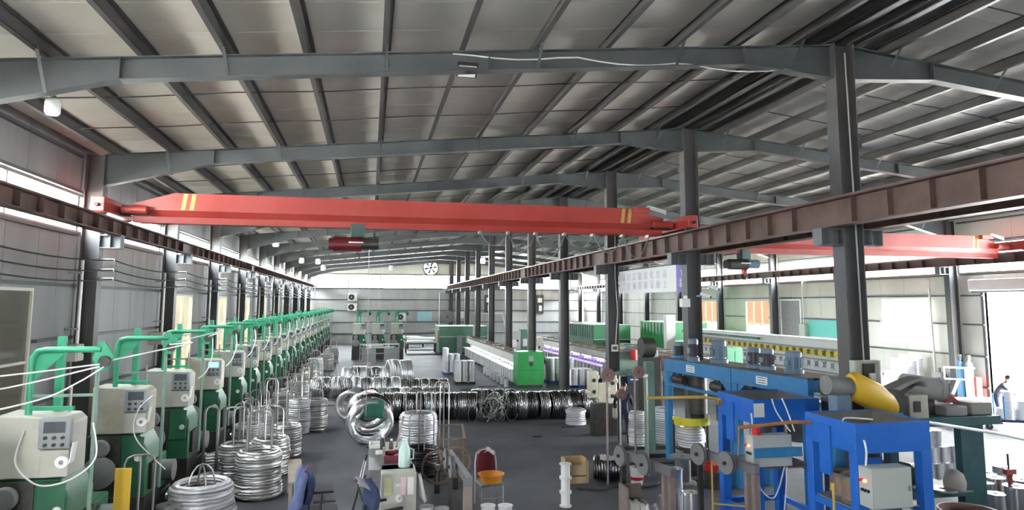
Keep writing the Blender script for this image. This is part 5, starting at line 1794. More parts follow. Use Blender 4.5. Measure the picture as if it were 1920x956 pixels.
# winding head between third column and blue frame
o = thing('winding_machine', 'dark winding machine with a green hood and red cylinder behind the slim posts', 'machine', (8.85, 23.6, 0))
MB().box(-.2, 1.6, -.5, .7, 0, 1.5).build('base', M_dark, o, bev=.02)
MB().cyl((-.1, -.2, 1.95), (.75, -.2, 1.95), .42, n=24).build('hood', M_grn_worn, o)
MB().cyl((.7, -.55, 2.1), (.7, .5, 2.1), .36, n=24).build('drum', M_greymotor, o)
MB().box(.85, 1.45, -.5, .2, 1.5, 2.42).build('grey_box', M_panel, o, bev=.02)
MB().cyl((.45, -.62, 2.1), (.45, -.62, 2.45), .13, n=18).build('red_cylinder', M_redp, o)
MB().cyl((1.55, -.3, 1.95), (1.95, -.3, 1.95), .28, n=20).build('motor', mat('rust_red_motor', (.17, .07, .06), .5), o)
MB().box(.2, .75, -.64, -.5, 1.25, 1.75).build('name_plate', M_navy, o, smooth=False)
for z in (1.38, 1.6):
    MB().box(.3, .66, -.65, -.64, z, z + .05).build('white_strip', M_white, o, smooth=False)

# ------------------------------------------------------------------ long winding lines with bobbins and lamps
M_olive = mat('olive_brown_deck', (.13, .115, .07), .5, c2=(.22, .19, .13), scale=6, amt=.5)
M_led = mat('white_tube_lamp', (.9, .9, .9), .4, emit=(.85, .9, 1.0), estr=40.)
M_led_v = mat('violet_tube_lamp', (.7, .6, .9), .4, emit=(.62, .45, 1.0), estr=28.)
M_bob = mat('white_bobbin', (.82, .83, .86), .4)
M_violet = mat('violet_back_panel', (.16, .12, .26), .5)


def bobbin_mesh(r=.085, L=.2):
    return MB().lathe([(.02, 0), (r, 0), (r, .02), (r * .68, .03), (r * .68, L - .03), (r, L - .02), (r, L), (.02, L)], 14, 'x', closed=True)


def line_machine(x0, x1, y0, y1, h, label, cab=None, led=None, nlamp=8):
    o = thing('winding_line', label, 'machine', (0, 0, 0))
    if cab:
        ca, cb, cy, ch = cab
        c = MB().box(ca, cb, cy, y0, .13, ch).build('end_cabinet', M_grn_l, o, bev=.015)
        MB().box(ca + .05, cb - .05, cy + .04, y0, 0, .13).build('plinth', M_dark, o, smooth=False)
        MB().box(ca + .02, cb - .02, cy - .006, cy, ch * .5 - .008, ch * .5 + .008).build('door_gap', M_grn_d, c, smooth=False)
        MB().box((ca + cb) / 2 - .12, (ca + cb) / 2 + .12, cy - .012, cy, ch * .74, ch * .88).build('grey_plate', M_panel, c, smooth=False)
        MB().cyl(((ca + cb) / 2, cy, ch * .66), ((ca + cb) / 2, cy - .03, ch * .66), .10, n=20).build('dial', M_dark, c)
    MB().box(x0 + .1, x1 - .1, y0, y1, h * .86, h * .92).build('top_deck', M_olive, o, smooth=False)
    n = int((y1 - y0) / 1.5)
    for i in range(n):
        y = y0 + .4 + 1.5 * i
        MB().bar((x0 + .15, y, h * .94), (x1 - .15, y, h * .94), .12, .05).build('top_crossbar', [M_olive, M_steel, mat('rust_bar', (.25, .1, .08), .6)][i % 3], o, smooth=False)
    MB().prism([(x0, h * .66), (x0 + .14, h * .90), (x0 + .18, h * .90), (x0 + .05, h * .66)], 'y', y0, y1).build('side_hood', M_olive, o, smooth=False)
    MB().prism([(x1, h * .66), (x1 - .14, h * .90), (x1 - .18, h * .90), (x1 - .05, h * .66)], 'y', y0, y1).build('side_hood', M_olive, o, smooth=False)
    MB().box(x0 + .35, x1 - .35, y0, y1, .1, h * .86).build('spine', M_steel_d if led is not M_led_v else M_violet, o, smooth=False)
    MB().box(x0 - .12, x0 + .33, y0 + .2, y1, h * .42, h * .45).build('tray', M_whitep, o, smooth=False)
    MB().box(x0 - .02, x0 + .33, y0 + .2, y1, .10, .14).build('lower_tray', M_panel, o, smooth=False)
    k = int((y1 - y0) / 2.2)
    for i in range(int((y1 - y0) / .62)):
        y = y0 + .3 + .62 * i
        MB().box(x0 - .04, x0 + .3, y, y + .3, .16, h * .40).build('spindle_box', M_whitep, o, smooth=False)
    for i in range(k):
        y = y0 + .5 + 2.2 * i
        if led is not None and i < nlamp:
            MB().cyl((x0 + .12, y, h * .645), (x0 + .12, y + 1.5, h * .645), .02, n=8).build('tube_lamp', led, o)
        MB().box(x0 + .0, x0 + .08, y - .04, y + .04, 0, h * .42).build('leg', M_steel, o, smooth=False)
    return o


BOB = None


def bobbins(xf, y0, dy, n, z, desc, group, m=None, r=.085, L=.22):
    global BOB
    me = bobbin_mesh(r, L).mesh('bobbin')
    me.materials.append(m or M_bob)
    me.shade_smooth()
    me.set_sharp_from_angle(angle=.7)
    for i in range(n):
        o = bpy.data.objects.new('bobbin', me)
        col.objects.link(o)
        o.location = (xf, y0 + dy * i, z)
        tag(o, '%s bobbin from the near end, %s' % (NTH[i], desc), 'bobbin', group)


line_machine(7.20, 8.06, 33.6, 52.0, 1.72, 'long winding line ending in a bright green cabinet, with lit bobbins on its side', (7.14, 8.44, 32.45, 1.74), M_led)
bobbins(7.31, 34.1, .62, 26, .94, 'upper row of the line with the green cabinet', 'upper bobbins on the green ended line')
bobbins(7.28, 34.3, .62, 26, .36, 'lower row of the line with the green cabinet', 'lower bobbins on the green ended line')
for i in range(7):
    o = tag(steel_spool(r=.14, h=.36).build('white_spool', M_bob), '%s white spool on the floor along the tray of the green ended line' % NTH[i], 'spool', 'spools along the tray of the green ended line')
    o.location = (6.72, 33.2 + 1.05 * i, 0)
line_machine(12.15, 13.4, 34.0, 49.0, 1.78, 'winding line lit by violet lamps right of the fourth middle column', None, M_led_v)
bobbins(12.28, 34.6, .55, 24, 1.0, 'upper row of the violet lit line', 'upper bobbins on the violet lit line')
bobbins(12.25, 34.8, .55, 24, .40, 'lower row of the violet lit line', 'lower bobbins on the violet lit line')
line_machine(15.0, 16.2, 28.0, 41.0, 1.75, 'winding line with white bobbins behind the old blue machines', None, None)
bobbins(15.1, 28.5, .5, 24, 1.5 - .55, 'upper row behind the old blue machines', 'upper bobbins on the line behind the blue machines')
bobbins(15.1, 28.7, .5, 24, .36, 'lower row behind the old blue machines', 'lower bobbins on the line behind the blue machines')

# bobbin rack line by the right wall
o = thing('bobbin_rack', 'tall white rack with many rows of bobbins standing along the right wall', 'rack', (0, 0, 0))
MB().box(18.55, 18.75, 23.7, 37.5, .1, 2.55).build('back_frame', M_whitep, o, smooth=False)
e = MB().box(18.3, 19.0, 23.5, 23.7, 0, 2.6).build('end_plate', M_whitep, o, bev=.01)
for z in (.5, .9, 1.3, 1.7, 2.1, 2.4):
    MB().cyl((18.62, 23.5, z), (18.62, 23.49, z), .085, n=18).build('hole', M_black, e)
for z in (.35, .85, 1.35, 1.85, 2.3):
    MB().box(18.3, 18.56, 23.7, 37.5, z - .05, z - .02).build('shelf_rail', M_panel, o, smooth=False)
MB().box(18.56, 19.1, 23.7, 37.5, 2.56, 2.66).build('top_tray', M_whitep, o, smooth=False)
MB().box(18.26, 18.4, 29.5, 37.5, 2.42, 2.54).build('green_beam', M_grn_d, o, smooth=False)
M_ybob = mat('yellow_bobbin', (.72, .58, .08), .4)
for r_, (z, m, d) in enumerate([(2.08, M_ybob, 'topmost yellow row'), (1.62, M_bob, 'second row down'), (1.12, M_bob, 'third row down'), (.6, M_bob, 'lowest row')]):
    bobbins(18.33, 24.0, .5, 26, z, d + ' of the tall rack', 'bobbins on the tall rack, ' + d, m, .14, .22)


# ------------------------------------------------------------------ pallets of silver spools
def pallet(x, y, nx, ny, nz, r, h, m, label, where, skip=None, z=0, base=True, step=None):
    st_ = step or r * 2.06
    w, d = nx * st_ + .04, ny * st_ + .04
    if base:
        o = thing('pallet', label, 'pallet', (x, y, 0))
        for i in range(5):
            yy = -d / 2 + (d - .1) * i / 4
            MB().box(-w / 2, w / 2, yy, yy + .1, .10, .125).build('slat', m, o, smooth=False)
        for xx in (-w / 2, -.05, w / 2 - .1):
            MB().box(xx, xx + .1, -d / 2, d / 2, 0, .10).build('runner', m, o, smooth=False)
    z0 = z + (.126 if base else 0)
    me = steel_spool(r=r, h=h).mesh('steel_spool')
    me.materials.append(M_spoolw)
    me.shade_smooth()
    me.set_sharp_from_angle(angle=.7)
    for k in range(nz):
        for j in range(ny):
            for i in range(nx):
                if skip and skip(i, j, k):
                    continue
                o = bpy.data.objects.new('steel_spool', me)
                col.objects.link(o)
                o.location = (x - (nx - 1) * st_ / 2 + st_ * i, y - (ny - 1) * st_ / 2 + st_ * j, z0 + (h + .001) * k)
                tag(o, 'silver spool %s, %s layer, %s row, %s along' % (where, ['bottom', 'second', 'third', 'fourth'][k], ['front', 'middle', 'back'][j], NTH[i]), 'spool', 'silver spools ' + where)


pallet(4.85, 35.0, 3, 3, 3, .16, .34, M_dark, 'dark low pallet of silver spools left of the green ended line', 'on the near dark pallet')
pallet(4.75, 39.9, 3, 3, 4, .16, .34, M_blue, 'blue pallet of silver spools left of the green ended line', 'on the left blue pallet', skip=lambda i, j, k: k == 3 and (i > 0))
pallet(10.15, 32.6, 4, 3, 2, .165, .38, M_blue, 'blue pallet of silver spools by the fourth middle column', 'on the near right blue pallet')
pallet(9.85, 34.6, 4, 3, 3, .165, .38, M_blue, 'second blue pallet of silver spools behind the first, by the middle columns', 'on the far right blue pallet')
o = thing('spool_cart', 'grey rolling machine with a round motor on top by the right blue pallet', 'machine', (11.6, 31.2, 0))
MB().box(-.5, .5, -.3, .3, .1, .9).build('body', M_panel, o, bev=.02)
MB().cyl((-.5, 0, 1.1), (.2, 0, 1.1), .2, n=20).build('motor', M_greymotor, o)
for x in (-.4, .4):
    MB().cyl((x, -.25, .08), (x, .25, .08), .08, n=14).build('roller', M_black, o)

# ------------------------------------------------------------------ far green boxes and other distant machines
def green_box(x0, x1, y0, y1, zt, label, m, ribs=True, m2=None):
    o = thing('machine_enclosure', label, 'machine', (0, 0, 0))
    MB().box(x0, x1, y0, y1, .15, zt).build('housing', m, o, bev=.02)
    MB().box(x0 + .1, x1 - .1, y0 + .1, y1 - .1, 0, .15).build('plinth', M_dark, o, smooth=False)
    if ribs:
        n_ = int((y1 - y0) / .5)
        for i in range(n_):
            MB().box(x0 - .03, x0, y0 + .2 + .5 * i, y0 + .26 + .5 * i, zt - .9, zt - .05).build('rib', M_grn_d, o, smooth=False)
    MB().box(x0 + .05, x1 - .05, y0 - .012, y0, zt * .62, zt * .64).build('joint_strip', M_white, o, smooth=False)
    if m2:
        MB().box(x0 + .02, x1 - .02, y0 - .02, y0 - .012, zt * .64, zt - .04).build('front_plate', m2, o, smooth=False)
    return o


M_greenbox = mat('washed_green_paint', (.10, .25, .17), .5, c2=(.14, .29, .2), scale=1.5)
e = green_box(5.5, 9.4, 54.5, 58.1, 2.25, 'big washed green machine box at the far end of the green ended line', M_greenbox, False)
MB().box(5.42, 5.5, 54.7, 56.4, 1.0, 1.9).build('cardboard', M_fibre, e, smooth=False)
MB().box(6.9, 7.3, 53.9, 54.4, 0, 1.5).build('front_post', M_panel, e, smooth=False)
green_box(14.9, 17.6, 44.0, 52.0, 2.65, 'green ribbed enclosure with a pale front beyond the violet lit line', M_grn_d, True, M_grn_p)
green_box(18.1, 20.4, 38.4, 43.5, 2.95, 'tall green ribbed enclosure beyond the tall bobbin rack', M_grn_l, True, M_grn_p)
o = thing('white_pillar_box', 'tall narrow white box beside the tall green enclosure', 'cabinet', (17.6, 37.7, 0))
MB().box(-.35, .25, -.2, .2, 0, 3.45).build('housing', M_whitep, o, bev=.03)
MB().box(-.3, .2, -.21, -.2, .3, 1.6).build('door', M_white, o, smooth=False)
o = thing('green_cabinet', 'bright green cabinet standing beside the old blue machines', 'cabinet', (14.45, 25.3, 0))
MB().box(-.35, .35, -.3, .3, 0, 2.35).build('housing', M_grn_p, o, bev=.02)
MB().box(.0, .01, -.31, -.3, .1, 2.2).build('door_gap', M_grn_d, o, smooth=False)
for i, (x, y, w, h, m, l, nm) in enumerate([(9.75, 39.5, .8, 2.1, M_cream, 'cream control cabinet with a black button beyond the green ended line', 'control_cabinet'),
                                           (9.3, 43.5, .75, 2.35, M_greybox, 'pale grey cabinet with papers beyond the green ended line', 'grey_cabinet'), (10.1, 43.6, .8, 2.4, M_greenbox, 'washed green cabinet next to a pale grey one', 'green_cabinet')]):
    o = thing(nm, l, 'cabinet', (x, y, 0))
    MB().box(-w / 2, w / 2, -.3, .3, 0, h).build('housing', m, o, bev=.02)
    MB().cyl((.15, -.3, h * .72), (.15, -.34, h * .72), .07, n=16).build('button', M_black, o)
    MB().box(-.25, .1, -.31, -.3, h * .55, h * .75).build('paper', M_paper, o, smooth=False)
o = thing('pipe_frame', 'white pipe frame with a cream box above the far green machine box', 'frame', (0, 0, 0))
MB().tube([(8.1, 53.2, 0), (8.1, 53.2, 3.3), (10.4, 53.2, 3.3), (10.7, 53.2, 2.1), (10.7, 53.2, 0)], .07, 8).build('pipe', M_whitep, o)
MB().box(7.75, 8.35, 53.0, 53.12, 2.4, 3.3).build('box', M_cream, o, bev=.02)
# machines in the middle at the far end
for i in range(3):
    m = dup(proto, (-.25 + 1.36 * i, 50.6, 0), 0, 'cream headed machine on a green base far down the middle, %s from the left' % NTH[i], 'cream headed machines far down the middle')
o = thing('steel_rack', 'grey steel rack with two sheet panels in front of the far cream headed machines', 'rack', (.7, 44.6, 0))
for x in (-1.25, 1.2):
    for y in (-.4, .4):
        MB().box(x - .03, x + .03, y - .03, y + .03, 0, 1.5).build('upright', M_iron, o, smooth=False)
for z in (.9, 1.25, 1.48):
    MB().box(-1.25, 1.2, -.43, -.37, z - .03, z + .03).build('rail', M_iron if z < 1.4 else M_white, o, smooth=False)
for x in (-1.15, .25):
    MB().box(x, x + .9, -.36, -.34, .35, 1.2).build('sheet_panel', M_panel, o, smooth=False)
for i, (x0, x1, z) in enumerate([(-1.1, .2, 1.40), (-.6, .9, 1.31), (.2, 1.1, 1.5)]):
    MB().box(x0, x1, -.47, -.43, z - .03, z + .02).build('white_bar', M_whitep, o, smooth=False)
for i, (x, y, w, h, m, l) in enumerate([(-.45, 39.4, .75, .55, M_whitep, 'white crate with blue stripes behind the coil rows'), (.35, 39.5, .5, .5, M_redp, 'red cloth covered crate behind the coil rows')]):
    o = thing('crate', l, 'crate', (x, y, 0))
    MB().box(-w / 2, w / 2, -.25, .25, 0, h).build('body', m, o, bev=.02)
    MB().box(-w * .3, -w * .15, -.256, -.25, .05, h - .05).build('stripe', M_navy, o, smooth=False)
for i, (x, y, w) in enumerate([(4.2, 57.0, 2.6), (4.9, 61.5, 3.2), (3.6, 64.5, 3.0)]):
    o = thing('work_table', 'low table of white strips near the far wall, %s from the near side' % NTH[i], 'table', (x, y, 0), 0, 'low tables near the far wall')
    MB().box(-w / 2, w / 2, -.6, .6, .74, .80).build('table_top', M_dark, o, smooth=False)
    for xx in (-w / 2 + .1, w / 2 - .1):
        for yy in (-.5, .5):
            MB().box(xx - .04, xx + .04, yy - .04, yy + .04, 0, .74).build('leg', M_dark, o, smooth=False)
    for q in range(4):
        MB().box(-w / 2 + .1 * q, w / 2 - .2 * q, -.55 + .28 * q, -.38 + .28 * q, .801, .95 + .03 * q).build('white_strip', M_whitep, o, smooth=False)
# far wall: fan, air conditioners, posters
o = thing('exhaust_fan', 'round six bladed exhaust fan high in the far wall', 'fan', (6.15, 70.72, 7.78))
n = 36
b = MB()
ri, ro = .70, .80
for i in range(n):
    a0, a1 = 2 * math.pi * i / n, 2 * math.pi * (i + 1) / n
    loft(b, [[(r * math.cos(a0), y, r * math.sin(a0)) for r, y in ((ri, -.1), (ro, -.1), (ro, .1), (ri, .1))], [(r * math.cos(a1), y, r * math.sin(a1)) for r, y in ((ri, -.1), (ro, -.1), (ro, .1), (ri, .1))]])
b.build('ring', M_dark, o)
b = MB()
# square mounting plate around the ring
for i in range(n):
    a0, a1 = 2 * math.pi * i / n, 2 * math.pi * (i + 1) / n

    def sq(a):
        c, s = math.cos(a), math.sin(a)
        k = .80 / max(abs(c), abs(s))
        return c * k, s * k
    p0, p1 = sq(a0), sq(a1)
    loft(b, [[(ro * math.cos(a0) * .99, y, ro * math.sin(a0) * .99) if e else (p0[0], y, p0[1]) for e, y in ((1, 0), (0, 0), (0, .05), (1, .05))], [(ro * math.cos(a1) * .99, y, ro * math.sin(a1) * .99) if e else (p1[0], y, p1[1]) for e, y in ((1, 0), (0, 0), (0, .05), (1, .05))]])
b.build('mounting_plate', M_wallw, o, smooth=False)
for k in range(6):
    a = 2 * math.pi * k / 6 + .2
    bl = MB()
    c, s = math.cos(a), math.sin(a)
    secs = []
    for r, w in ((.1, .05), (.35, .10), (.66, .13)):
        px, pz = -s * w, c * w
        secs.append([(r * c - px, -.03, r * s - pz), (r * c + px, .03, r * s + pz), (r * c + px, .04, r * s + pz), (r * c - px, -.02, r * s - pz)])
    loft(bl, secs)
    bl.build('blade', M_dark, o, smooth=False)
MB().cyl((0, -.1, 0), (0, .1, 0), .14, n=20).build('hub', M_dark, o)
MB().box(-.7, .7, -.09, -.06, -.03, .03).build('motor_bar', M_dark, o, smooth=False)
MB().box(-.03, .03, -.09, -.06, -.7, .7).build('motor_bar', M_dark, o, smooth=False)


def outdoor_unit(x, z, label, y=70.25):
    o = thing('air_conditioner', label, 'air conditioner', (x, y, z))
    MB().box(-.45, .45, 0, .35, 0, .75).build('housing', M_whitep, o, bev=.02)
    MB().lathe([(.05, -.02), (.3, -.02), (.3, 0), (.05, 0)], 24, 'y', (-.1, 0, .38), closed=True).build('fan_grille', M_dark, o)
    MB().box(-.4, .4, .05, .34, -.05, 0).build('bracket', M_iron, o, smooth=False)
    MB().box(-.4, .4, .34, .528, -.05, .2).build('wall_fixing', M_iron, o, smooth=False)


outdoor_unit(-1.75, 4.3, 'white wall unit high on the far wall, upper of two', 70.22)
outdoor_unit(-1.75, 3.3, 'white wall unit high on the far wall, lower of two', 70.22)
outdoor_unit(3.2, 2.3, 'white wall unit low on the far wall above the low tables', 70.22)
o = thing('wall_fan', 'dark round fan low on the far wall beside a pale blue poster', 'fan', (7.95, 70.35, 2.7))
MB().lathe([(.1, -.1), (.62, -.1), (.68, 0), (.62, .1), (.1, .1)], 28, 'y', closed=True).build('cage', M_greymotor, o)
MB().box(-.1, .1, .08, .40, -.1, .1).build('bracket', M_dark, o, smooth=False)
for i, (x, z, w, h, m, l) in enumerate([(5.6, 2.75, 1.5, 1.0, mat('pale_cyan_print', (.35, .62, .66), .7), 'pale cyan poster on the far wall'), (9.2, 2.9, 1.0, .7, M_paper, 'white sheet hung on the far wall behind the middle columns')]):
    tag(MB().box(x - w / 2, x + w / 2, 70.735, 70.749, z - h / 2, z + h / 2).build('poster', m, smooth=False), l, 'poster')
for i, (x, l) in enumerate([(7.1, 'left'), (8.85, 'middle'), (10.9, 'right')]):
    tag(MB().cyl((x, 70.58, 0), (x, 70.58, 5.2), .06, n=10).build('downpipe', M_whitep), l + ' white downpipe on the far wall by the middle columns', 'pipe')
for i, (x, z, l) in enumerate([(12.3, 4.0, 'left'), (17.9, 4.0, 'right')]):
    o = thing('switchboard', 'dark switchboard with white strips on the far wall, ' + l + ' one of two', 'switchboard', (x, 70.5, z))
    MB().box(-.4, .4, 0, .24, -1.0, 1.0).build('board', M_dark, o, smooth=False)
    MB().box(-.25, .25, -.02, 0, .2, .7).build('strip', M_whitep, o, smooth=False)
    MB().box(-.1, .2, -.02, 0, -.7, -.1).build('strip', M_whitep, o, smooth=False)

# ------------------------------------------------------------------ right bay: wall things, spool heaps, cart
tag(MB().box(WR - .06, WR - .03, 29.5, 31.8, 2.45, 3.3).build('teal_sheet', mat('turquoise_sheet', (.12, .52, .46), .5), smooth=False), 'turquoise sheet fixed on the right wall above the tall bobbin rack', 'sheet')
o = thing('grey_board', 'grey framed board on the right wall next to a pale electrical box', 'board', (WR - .10, 33.2, 1.2))
MB().box(-.02, .02, -.85, .85, 0, 3.1).build('board', M_greymotor, o, smooth=False)
for y in (-.9, .85):
    MB().box(-.04, .04, y, y + .06, -.05, 3.15).build('frame_side', M_white, o, smooth=False)
MB().box(-.04, .04, -.84, .85, 3.1, 3.16).build('frame_top', M_white, o, smooth=False)
o = thing('electrical_box', 'pale green electrical box with a conduit on the right wall', 'box', (WR - .16, 32.05, 2.4))
MB().box(-.12, .12, -.25, .25, 0, .65).build('housing', mat('pale_green_box', (.42, .47, .38), .5), o, bev=.01)
MB().cyl((0, 0, .65), (0, 0, 3.1), .03, n=10).build('conduit', M_whitep, o)
o = thing('white_pole', 'long white pole leaning on the right wall between the white window and the door', 'pole', (0, 0, 0))
MB().tube([(22.25, 23.25, .0), (22.6, 23.7, 4.75)], .04, 8).build('pole', M_whitep, o)
o = thing('white_pole', 'long white pole leaning on the right wall beside the nearest middle column', 'pole', (0, 0, 0))
MB().tube([(21.3, 26.9, 0), (22.6, 27.6, 5.2)], .05, 8).build('pole', M_whitep, o)
# heap of white and silver spools against the right wall
rs = random.Random(11)
me_s = []
for r, h in ((.16, .34), (.19, .30), (.14, .38)):
    me = steel_spool(r=r, h=h).mesh('wire_spool')
    me.materials.append(M_bob)
    me.shade_smooth()
    me.set_sharp_from_angle(angle=.7)
    me_s.append((me, r, h))
cnt = 0
for j in range(2):
    for i in range(6):
        hmax = [4, 3, 5, 6, 6, 5][i] - j
        k_ = (i + j) % 3
        me, r, h = me_s[k_]
        for k in range(hmax):
            o = bpy.data.objects.new('wire_spool', me)
            col.objects.link(o)
            o.location = (20.35 + .41 * i + .03 * (k % 2), 24.2 + .42 * j, (h + .001) * k)
            o.rotation_euler = (0, 0, rs.uniform(0, 3))
            tag(o, 'white wire spool by the right wall, %s stack of the %s row, %s layer' % (NTH[i], ['front', 'back'][j], ['bottom', 'second', 'third', 'fourth', 'fifth', 'sixth'][k]), 'spool', 'white wire spools piled under the bright window')
o = thing('pallet', 'white topped pallet edge in front of the white spool stacks by the right wall', 'pallet', (20.6, 23.3, 0))
for i in range(4):
    MB().box(-.9, .9, -.3 + .16 * i, -.18 + .16 * i, .1, .13).build('slat', M_whitep, o, smooth=False)
for x in (-.85, 0, .75):
    MB().box(x, x + .1, -.3, .3, 0, .1).build('runner', M_navy, o, smooth=False)
o = thing('pump_unit', 'pale grey pump on a stand at the foot of the leaning white pole', 'pump', (22.2, 22.95, 0))
MB().box(-.2, .2, -.2, .2, 0, 1.0).build('stand', M_panel, o, bev=.02)
MB().cyl((-.25, 0, 1.22), (.1, 0, 1.22), .22, n=20).build('motor', M_panel, o)
MB().lathe([(.12, -.05), (.26, -.05), (.26, .05), (.12, .05)], 22, 'x', (.25, 0, 1.2), closed=True).build('wheel', M_whitep, o)
MB().cyl((-.05, 0, 1.4), (-.05, 0, 1.62), .05, n=12).build('valve', M_greymotor, o)
M_cyl_b = mat('oxygen_blue', (.16, .36, .62), .45)
for i, (y, m, l) in enumerate([(22.05, M_cyl_b, 'blue gas cylinder standing by the right wall column'), (21.75, mat('argon_grey', (.42, .5, .52), .45), 'grey gas cylinder standing beside the blue one')]):
    o = thing('gas_cylinder', l, 'cylinder', (22.1 + .1 * i, y - .1, 0))
    MB().lathe([(.001, 0), (.13, 0), (.135, .05), (.135, 1.75), (.11, 1.9), (.05, 1.97), (.05, 2.02), (.001, 2.02)], 22).build('bottle', m, o)
    MB().cyl((0, 0, 2.02), (0, 0, 2.14), .025, n=10).build('valve', M_iron, o)
    MB().lathe([(.055, 2.03), (.075, 2.03), (.075, 2.2), (.055, 2.2)], 16, closed=True).build('guard_collar', M_greymotor, o)
o = thing('white_railing', 'white tubular railing in front of the gas cylinders', 'railing', (0, 0, 0))
MB().tube([(21.3, 21.9, 1.75), (22.3, 21.5, 1.72)], .035, 8).build('top_rail', M_whitep, o)
MB().tube([(21.3, 21.9, 1.32), (22.0, 21.6, 1.30)], .03, 8).build('lower_rail', M_whitep, o)
MB().tube([(21.32, 21.9, 0), (21.32, 21.9, 1.78)], .03, 8).build('post', M_whitep, o)
MB().tube([(22.05, 21.6, 0), (21.98, 21.6, 1.74)], .05, 8).build('post', M_whitep, o)
MB().tube([(21.5, 21.75, .76), (21.75, 21.7, 1.3)], .05, 8).build('brace', M_whitep, o)
tag(MB().box(22.28, 22.55, 21.45, 21.7, 0.0, 1.4).build('red_cabinet', mat('fire_red', (.6, .06, .05), .45), bev=.02), 'red fire cabinet standing by the door jamb', 'cabinet')
o = thing('white_counter', 'long low white counter in front of the gas cylinders by the door', 'counter', (21.6, 20.95, 0), -.25)
MB().box(-1.0, .7, -.2, .2, 0, .68).build('body', M_whitep, o, bev=.02)
MB().box(-1.02, .72, -.22, .22, .68, .72).build('counter_top', M_white, o, smooth=False)
# wheeled cart of spools with the man by the door
o = thing('spool_trolley', 'navy flat trolley loaded with silver spools by the bright door', 'trolley', (21.2, 18.9, 0), -.45)
MB().box(-1.3, 1.3, -.45, .45, .26, .34).build('platform', M_navy, o, bev=.01)
for x in (-1.0, 1.0):
    for y in (-.35, .35):
        MB().cyl((x, y - .04, .1), (x, y + .04, .1), .1, n=16).build('wheel', M_dark, o)
        MB().box(x - .03, x + .03, y - .05, y + .05, .1, .27).build('fork', M_iron, o, smooth=False)
for y in (-.4, .4):
    MB().tube([(-.55, y, .34), (-.55, y, 1.1)], .025, 8).build('upright', M_blue_o, o)
ca, sa = math.cos(-.45), math.sin(-.45)
k = 0
for lx, ly, nst in ((-.35, -.2, 3), (.05, -.2, 2), (.45, -.2, 3), (.85, -.2, 3), (-.35, .2, 1), (.05, .22, 2), (.45, .22, 2)):
    for q in range(nst):
        o = bpy.data.objects.new('wire_spool', me_s[1][0])
        col.objects.link(o)
        o.location = (21.2 + lx * ca - ly * sa, 18.9 + lx * sa + ly * ca, .342 + .301 * q)
        tag(o, 'silver spool on the navy trolley by the door, %s stack, %s layer' % (NTH[k], ['bottom', 'middle', 'top'][q]), 'spool', 'silver spools on the navy trolley')
    k += 1
for i, (x, y) in enumerate([(19.2, 20.0), (19.55, 19.75), (19.0, 19.4), (19.5, 20.5)]):
    o = bpy.data.objects.new('wire_spool', me_s[1 if i % 2 else 0][0])
    col.objects.link(o)
    o.location = (x, y, 0)
    tag(o, 'silver spool on the floor left of the navy trolley, %s of four' % NTH[i], 'spool', 'silver spools left of the navy trolley')
# pyramid of silver spools on the right floor, and the near group at the edge
row = [[0, 1, 2, 3, 4], [0, 1, 2, 3], [0, 1]]
for k in range(3):
    for i in row[k]:
        o = steel_spool(r=.15, h=.38).build('steel_spool', M_spool)
        o.location = (12.55 + .32 * i + .16 * k, 13.9 + .02 * i, .381 * k)
        tag(o, 'silver spool in the stepped stack behind the dark teal bench, %s layer, %s along' % (['bottom', 'middle', 'top'][k], NTH[i]), 'spool', 'silver spools in the stepped stack')
for i, (x, y, r, h) in enumerate([(12.35, 11.9, .2, .5), (12.0, 11.3, .18, .45), (12.75, 12.0, .19, .55), (13.1, 12.5, .19, .5), (12.55, 11.35, .22, .55), (13.3, 11.9, .2, .5), (13.0, 11.2, .2, .45), (13.55, 12.6, .16, .6)]):
    o = steel_spool(r=r, h=h).build('steel_spool', M_chrome)
    o.location = (x, y, 0)
    tag(o, 'shiny tall steel spool on the floor beside the red post, %s from the left' % NTH[[1, 0, 3, 5, 2, 6, 4, 7][i]], 'spool', 'shiny steel spools beside the red post')
o = thing('red_post', 'worn red post with a bar on top among the shiny spools', 'post', (12.72, 11.62, 0))
MB().cyl((0, 0, 0), (0, 0, .78), .05).build('post', mat('worn_red', (.35, .06, .05), .5), o)
MB().box(-.12, .12, -.05, .05, .70, .8).build('head', MATS['worn_red'], o, bev=.01)
MB().cyl((-.02, 0, .8), (-.02, 0, 1.1), .018, n=8).build('pin', M_dark, o)


